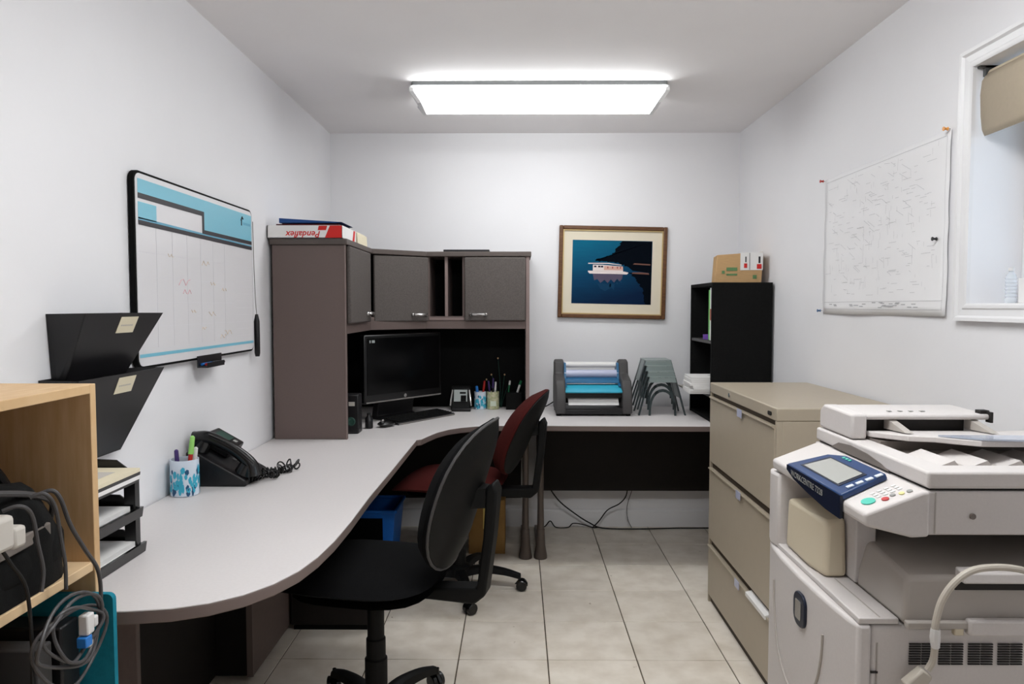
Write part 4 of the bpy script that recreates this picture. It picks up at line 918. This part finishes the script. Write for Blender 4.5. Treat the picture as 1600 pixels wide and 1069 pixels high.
# ------------------------------------------------------------------ drawing and blind on the right wall
t = thing('wall_drawing', 'large pale technical drawing sheet pinned to the right wall', 'drawing', (RX,2.76,1.33))
ya, yb, za, zb_ = 2.292, 3.212, 1.332, 1.912
NX, NZ = 24, 18; vs, fs = [], []
def wav(u, v):
    d = .0025+.003*abs(math.sin(v*PI*4))+.002*math.sin(u*7+v*3)**2
    if v < .1: d += .006*(1-v/.1)*(.5+.5*math.cos(u*9))
    return d
for j in range(NZ+1):
    for i in range(NX+1):
        u, v = i/NX, j/NZ; vs.append((RX-.0015-wav(u,v), ya+(yb-ya)*u, za+(zb_-za)*v))
fs = [(j*(NX+1)+i, j*(NX+1)+i+1, (j+1)*(NX+1)+i+1, (j+1)*(NX+1)+i) for j in range(NZ) for i in range(NX)]
b = B(); b.faces(vs, fs); sh = obj('sheet', b, 'drawing', t)
md = sh.modifiers.new('solid','SOLIDIFY'); md.thickness = .0006; md.offset = -1
rd = random.Random(11); b = B()
def ln(u0,v0,u1,v1,wd=.0011):
    n = 6
    for k in range(n):
        a_, c_ = k/n, (k+1)/n
        p = [(u0+(u1-u0)*q, v0+(v1-v0)*q) for q in (a_, c_)]
        P = [Vector((RX-.0028-wav(*q), ya+(yb-ya)*q[0], za+(zb_-za)*q[1])) for q in p]
        d = (P[1]-P[0]); d.x = 0
        if d.length < 1e-5: continue
        d.normalize(); s_ = Vector((0,-d.z,d.y))*wd/2
        b.faces([P[0]-s_,P[1]-s_,P[1]+s_,P[0]+s_],[(0,1,2,3)])
for v in (.035,.085): ln(.02,v,.98,v)
for u in (.02,.98): ln(u,.03,u,.97)
ln(.02,.97,.98,.97)
for k in range(330):
    u, v = rd.uniform(.06,.93), rd.uniform(.12,.94)
    if rd.random() < .12 : continue
    L = rd.uniform(.012,.06)
    if rd.random() < .5: ln(u,v,min(u+L,.97),v,.0009)
    elif rd.random() < .6: ln(u,v,u,min(v+L*1.2,.96),.0009)
    else: ln(u,v,min(u+L,.96),min(v+L*.8,.95),.0009)
for k in range(26):
    u, v = rd.uniform(.06,.9), rd.uniform(.045,.08); ln(u,v,u+.03,v,.003)
ln(.35,.0555,.42,.0555,.005)
obj('linework', b, 'print_ink', t)
def push_pin(label, y, z, m):
    tt = thing('push_pin', label, 'push pin', (RX-.004,y,z), group=None)
    obj('needle', B().cyl((RX-.004,y,z),(RX-.012,y,z),.0012,6), 'steel', tt)
    obj('head', B().lathe([(.006,0),(.004,.003),(.0035,.009),(.0065,.012),(.0065,.014)],n=12).xf(Matrix.Translation((RX-.012,y,z)) @ Matrix.Rotation(-PI/2,4,'Y')), m, tt)
push_pin('red push pin at the far upper corner of the drawing', 3.222, 1.908, 'pin_red')
push_pin('orange push pin at the near upper corner of the drawing', 2.300, 1.913, 'pin_orange')
push_pin('blue push pin at the far lower corner of the drawing', 3.225, 1.345, 'pin_blue')
push_pin('black push pin midway down the near edge of the drawing', 2.345, 1.578, 'pin_black')
t = thing('roller_blind', 'beige fabric roller blind at the top of the window', 'blind', (RX+.06,1.68,1.88))
bx = RX+.014
b = B(); vs = []; n = 12
prof = [(bx+.012,2.045),(bx-.002,2.02),(bx-.006,1.98),(bx-.003,1.93),(bx+.002,1.890),(bx+.010,1.872),(bx+.022,1.876)]
A = [(x,WY0+.03,z+.004) for x,z in prof]; C = [(x,WY1-.008,z-.010 if z < 1.96 else z) for x,z in prof]
Nn = len(prof)
b.faces(A+C, [(i,i+1,Nn+i+1,Nn+i) for i in range(Nn-1)])
fb = obj('fabric', b, 'blind', t); md = fb.modifiers.new('solid','SOLIDIFY'); md.thickness = .0012
obj('bottom_bar', B().hull4([(bx+.013,WY0+.03,1.880),(bx+.030,WY0+.03,1.880),(bx+.030,WY0+.03,1.892),(bx+.013,WY0+.03,1.892)],[(bx+.013,WY1-.06,1.874),(bx+.030,WY1-.06,1.874),(bx+.030,WY1-.06,1.886),(bx+.013,WY1-.06,1.886)]), 'blind_back', t)
obj('roller_tube', B().cyl((bx+.024,WY0+.03,2.040),(bx+.024,WY1-.016,2.040),.014,16), 'blind', t)
for y in (WY0+.001, WY1-.013): obj('bracket', B().box(bx+.005,bx+.045,y,y+.012,2.035,2.0645).box(bx-.012,bx+.05,y,y+.012,2.058,2.0645), 'bracket', t)
t = thing('bottle', 'clear ridged plastic bottle standing on the window sill', 'bottle', (1.432,2.135,WZ0))
prof = [(.014,0),(.016,.004)]
for k in range(7): prof += [(.016,.012+k*.010),(.013,.017+k*.010)]
prof += [(.012,.082),(.006,.090),(.006,.094)]
obj('vessel', B().lathe(prof,(1.432,2.135,WZ0),20), 'bottle_clear', t); obj('cap', B().lathe([(.008,.094),(.008,.102),(.007,.104)],(1.432,2.135,WZ0),16), 'white_plastic', t)
t = thing('small_carton', 'small white carton with dark mark on the window sill', 'box', (1.43,2.05,WZ0))
obj('body', B().box(1.412,1.452,2.035,2.075,WZ0,WZ0+.070), 'paper', t, bev=.002); obj('mark', B().box(1.418,1.426,2.0335,2.0347,WZ0+.050,WZ0+.058).box(1.420,1.440,2.0335,2.0347,WZ0+.030,WZ0+.034), 'ink', t)

# ------------------------------------------------------------------ office chairs (local frame: faces +x)
def office_chair(label, loc, rot, seat_z, fabric, shell_m, back_top, back_w, lean, trim, leg_rot, jbar=True, thick=.06):
    t = thing('office_chair', label, 'chair', loc, rot, world=False)
    sz = seat_z
    def seat_f(u,v,s,r):
        x, y = u, v
        z = sz-.035+ s*.035*(1-r**5)
        z -= .030*max(0,(x-.12)/.13)**2                     # waterfall front
        return (x+.035, y, z)
    obj('seat', B().pad(.53,.50,seat_f,3.4,40,7), fabric, t)
    obj('seat_pan', B().pad(.44,.44,lambda u,v,s,r:(u+.01,v,sz-.075+s*.012*(1-r**6)-.012*(1-r)),3.4,32,4), shell_m, t)
    h = back_top-(sz+.005); zc = (back_top+sz+.005)/2
    def bx_(v): return -.235-lean*(v+h/2)-.04*(v/h*2)**2*.4
    wf = lambda v: 1-.22*max(0,(-v/h*2))**1.5-.10*max(0,(v/h*2))**3
    def back_f(u,v,s,r):
        x = bx_(v)+ (thick*(1-r**5)+.010 if s>0 else -.004)
        x += .10*(u/back_w*2)**2*.35
        return (x, u*wf(v), zc+v)
    obj('backrest', B().pad(back_w,h,back_f,3.0,40,7), fabric, t)
    def shell_f(u,v,s,r):
        x = bx_(v)-.006- (0 if s>0 else .030*(1-r**4)+.004); x += .10*(u/back_w*2)**2*.35
        return (x, u*wf(v), zc+v)
    sh = obj('back_shell', B().pad(back_w*.985,h*.985,shell_f,3.0,40,6), shell_m, t)
    if trim:
        pts = []
        for k in range(40):
            a_ = 2*PI*k/40; c, s_ = math.cos(a_), math.sin(a_); d = (abs(c)**3+abs(s_)**3)**(-1/3); u, v = c*d*back_w/2, s_*d*h/2
            pts.append((bx_(v)-.006+.10*(u/back_w*2)**2*.35, u*wf(v)*1.004, zc+v*1.004))
        obj('edge_piping', B().tube(pts,.0045,6,closed=True), 'lam_grey', sh)
    # support bar from under the seat up the back
    zb = sz-.09
    xr = bx_(-h*.1)-.032
    pr = [(-.05,zb-.014),(xr-.015,zb-.020),(xr-.050,zb+.01),(xr-.075,sz+.10),(xr-.088,sz+.24),(xr-.075,sz+.27),(xr-.052,sz+.25),(xr-.043,sz+.10),(xr-.022,zb+.030),(-.05,zb+.012)]
    if jbar: obj('support_bar', B().prism(pr,'y',-.036,.036), 'chair_plastic', t, bev=.008, seg=3)
    obj('bar_mount', B().hull4([(xr-.05,-.03,sz+.19),(xr-.05,.03,sz+.19),(xr-.05,.03,sz+.25),(xr-.05,-.03,sz+.25)],[(bx_(-.06)-.03,-.05,sz+.19),(bx_(-.06)-.03,.05,sz+.19),(bx_(-.06)-.03,.05,sz+.25),(bx_(-.06)-.03,-.05,sz+.25)]), 'chair_plastic', t)
    me = obj('mechanism', B().prism([(-.10,zb-.025),(.09,zb-.025),(.13,zb+.015),(-.12,zb+.015)],'y',-.075,.075), 'chair_plastic', t, bev=.008)
    obj('lever', B().tube(smooth_path([(.0,-.07,zb-.01),(-.01,-.17,zb-.012),(-.02,-.225,zb-.022)],4),[.006]*5+[.010]*4,8), 'chair_plastic', me)
    obj('gas_column', B().lathe([(.034,.10),(.036,.16),(.036,.235),(.031,.24),(.031,.30),(.027,.305),(.027,zb-.02)],n=20), 'chair_plastic', t)
    obj('hub', B().lathe([(.045,.065),(.058,.075),(.055,.115),(.036,.125)],n=24), 'chair_plastic', t)
    for k in range(5):
        a_ = leg_rot+2*PI*k/5; R = Matrix.Rotation(a_,4,'Z')
        top = smooth_path([(.03,0,.105),(.12,0,.118),(.22,0,.105),(.30,0,.080)],4)
        b = B(); n = len(top); vs = []
        for i, p in enumerate(top):
            hw = .030-.012*i/(n-1); hh = .040-.018*i/(n-1)
            vs += [(p.x,-hw,p.z-hh),(p.x,hw,p.z-hh),(p.x,hw*.8,p.z-.006),(p.x,hw*.4,p.z),(p.x,-hw*.4,p.z),(p.x,-hw*.8,p.z-.006)]
        fs = [tuple(range(6))[::-1], tuple(range(6*(n-1),6*n))]+[(6*i+q,6*i+(q+1)%6,6*i+6+(q+1)%6,6*i+6+q) for i in range(n-1) for q in range(6)]
        b.faces(vs, fs); b.xf(R)
        lg = obj('leg', b, 'chair_plastic', t)
        cb = B(); 
        for s in (-1,1): cb.tube([(.305,s*.006,.026),(.305,s*.010,.026),(.305,s*.022,.026),(.305,s*.025,.026)],[.020,.026,.026,.022],16)
        cb.prism([(.272,.030),(.290,.052),(.318,.056),(.334,.036),(.334,.022),(.305,.030)],'y',-.0055,.0055).cyl((.295,0,.04),(.295,0,.075),.007,10)
        obj('caster', cb.xf(R @ Matrix.Translation((.305,0,0)) @ Matrix.Rotation(k*1.3,4,'Z') @ Matrix.Translation((-.305,0,0)) if k else R), 'black_gloss', lg)
    return t
office_chair('black office chair pulled up to the left desk', (-.455,2.29,0), math.radians(168), .562, 'chair_fabric', 'chair_plastic', 1.015, .47, .30, True, math.radians(-168-14), thick=.065)
office_chair('office chair with dark red upholstery at the corner desk', (-.285,3.47,0), math.radians(172), .572, 'red_fabric', 'chair_plastic', .970, .46, .45, False, math.radians(-176), thick=.085)

# ------------------------------------------------------------------ things under the desks
t = thing('recycling_bin', 'blue plastic bin on the floor under the corner desk', 'bin', (-.755,3.60,0))
bw, bd_, tw, td, hh = .13,.11,.165,.14,.375; c = (-.755,3.60)
o_ = [(-1,-1),(1,-1),(1,1),(-1,1)]
b = B(); ob_ = [(c[0]+a_*bw,c[1]+q*bd_,0) for a_,q in o_]; ot = [(c[0]+a_*tw,c[1]+q*td,hh) for a_,q in o_]; it_ = [(c[0]+a_*(tw-.005),c[1]+q*(td-.005),hh) for a_,q in o_]; ib = [(c[0]+a_*(bw-.005),c[1]+q*(bd_-.005),.005) for a_,q in o_]
b.faces(ob_+ot+it_+ib, [(3,2,1,0)]+[(i,(i+1)%4,4+(i+1)%4,4+i) for i in range(4)]+[(4+i,4+(i+1)%4,8+(i+1)%4,8+i) for i in range(4)]+[(8+i,8+(i+1)%4,12+(i+1)%4,12+i) for i in range(4)]+[(12,13,14,15)])
obj('shell', b, 'blue_plastic', t, bev=.004)
b = B()
for i in range(4):
    p, q = Vector(ot[i]), Vector(ot[(i+1)%4]); b.tube([p,q],.009,8)
obj('rim', b, 'blue_plastic', t)
obj('liner', B().hull4([(c[0]-.150,c[1]-.128,.10),(c[0]+.105,c[1]-.128,.10),(c[0]+.105,c[1]-.124,.10),(c[0]-.150,c[1]-.124,.10)],[(c[0]-.158,c[1]-.147,.345),(c[0]+.105,c[1]-.147,.345),(c[0]+.105,c[1]-.140,.345),(c[0]-.158,c[1]-.140,.345)]), 'black_gloss', t)
t = thing('cardboard_box', 'brown cardboard box on the floor behind the red chair', 'box', (-.16,4.05,0))
obj('body', B().box(-.27,-.07,3.96,4.20,0,.30), 'cardboard_dark', t, bev=.003)
obj('tape', B().box(-.19,-.15,3.9585,3.9597,.14,.302).box(-.19,-.15,3.96,4.20,.3003,.3012), 'pen_yellow', t)
cable('black cable sagging from the desk to the floor at the back wall', [(.185,4.40,.30),(.20,4.40,.25),(.26,4.405,.17),(.36,4.41,.09),(.44,4.41,.04),(.52,4.41,.008),(.72,4.40,.006),(1.0,4.42,.006),(1.28,4.42,.006)], .0042, 'cable_black')
cable('black cable curving up from floor to desk middle at back wall', [(.46,4.425,.006),(.50,4.42,.05),(.55,4.41,.12),(.62,4.405,.16),(.66,4.40,.21),(.67,4.40,.28)], .0036, 'cable_black')
cable('thin grey cable hanging down the back wall under the desk', [(.71,4.40,.28),(.69,4.41,.22),(.67,4.42,.14),(.675,4.425,.06),(.70,4.425,.006)], .0022, 'cable')
cable('black floor cable with small humps along the back baseboard', [(.11,4.43,.006),(.165,4.43,.010),(.20,4.43,.045),(.235,4.43,.006),(.31,4.43,.006),(.34,4.43,.03),(.40,4.43,.024),(.46,4.43,.006),(.50,4.435,.006)], .0036, 'cable_black')
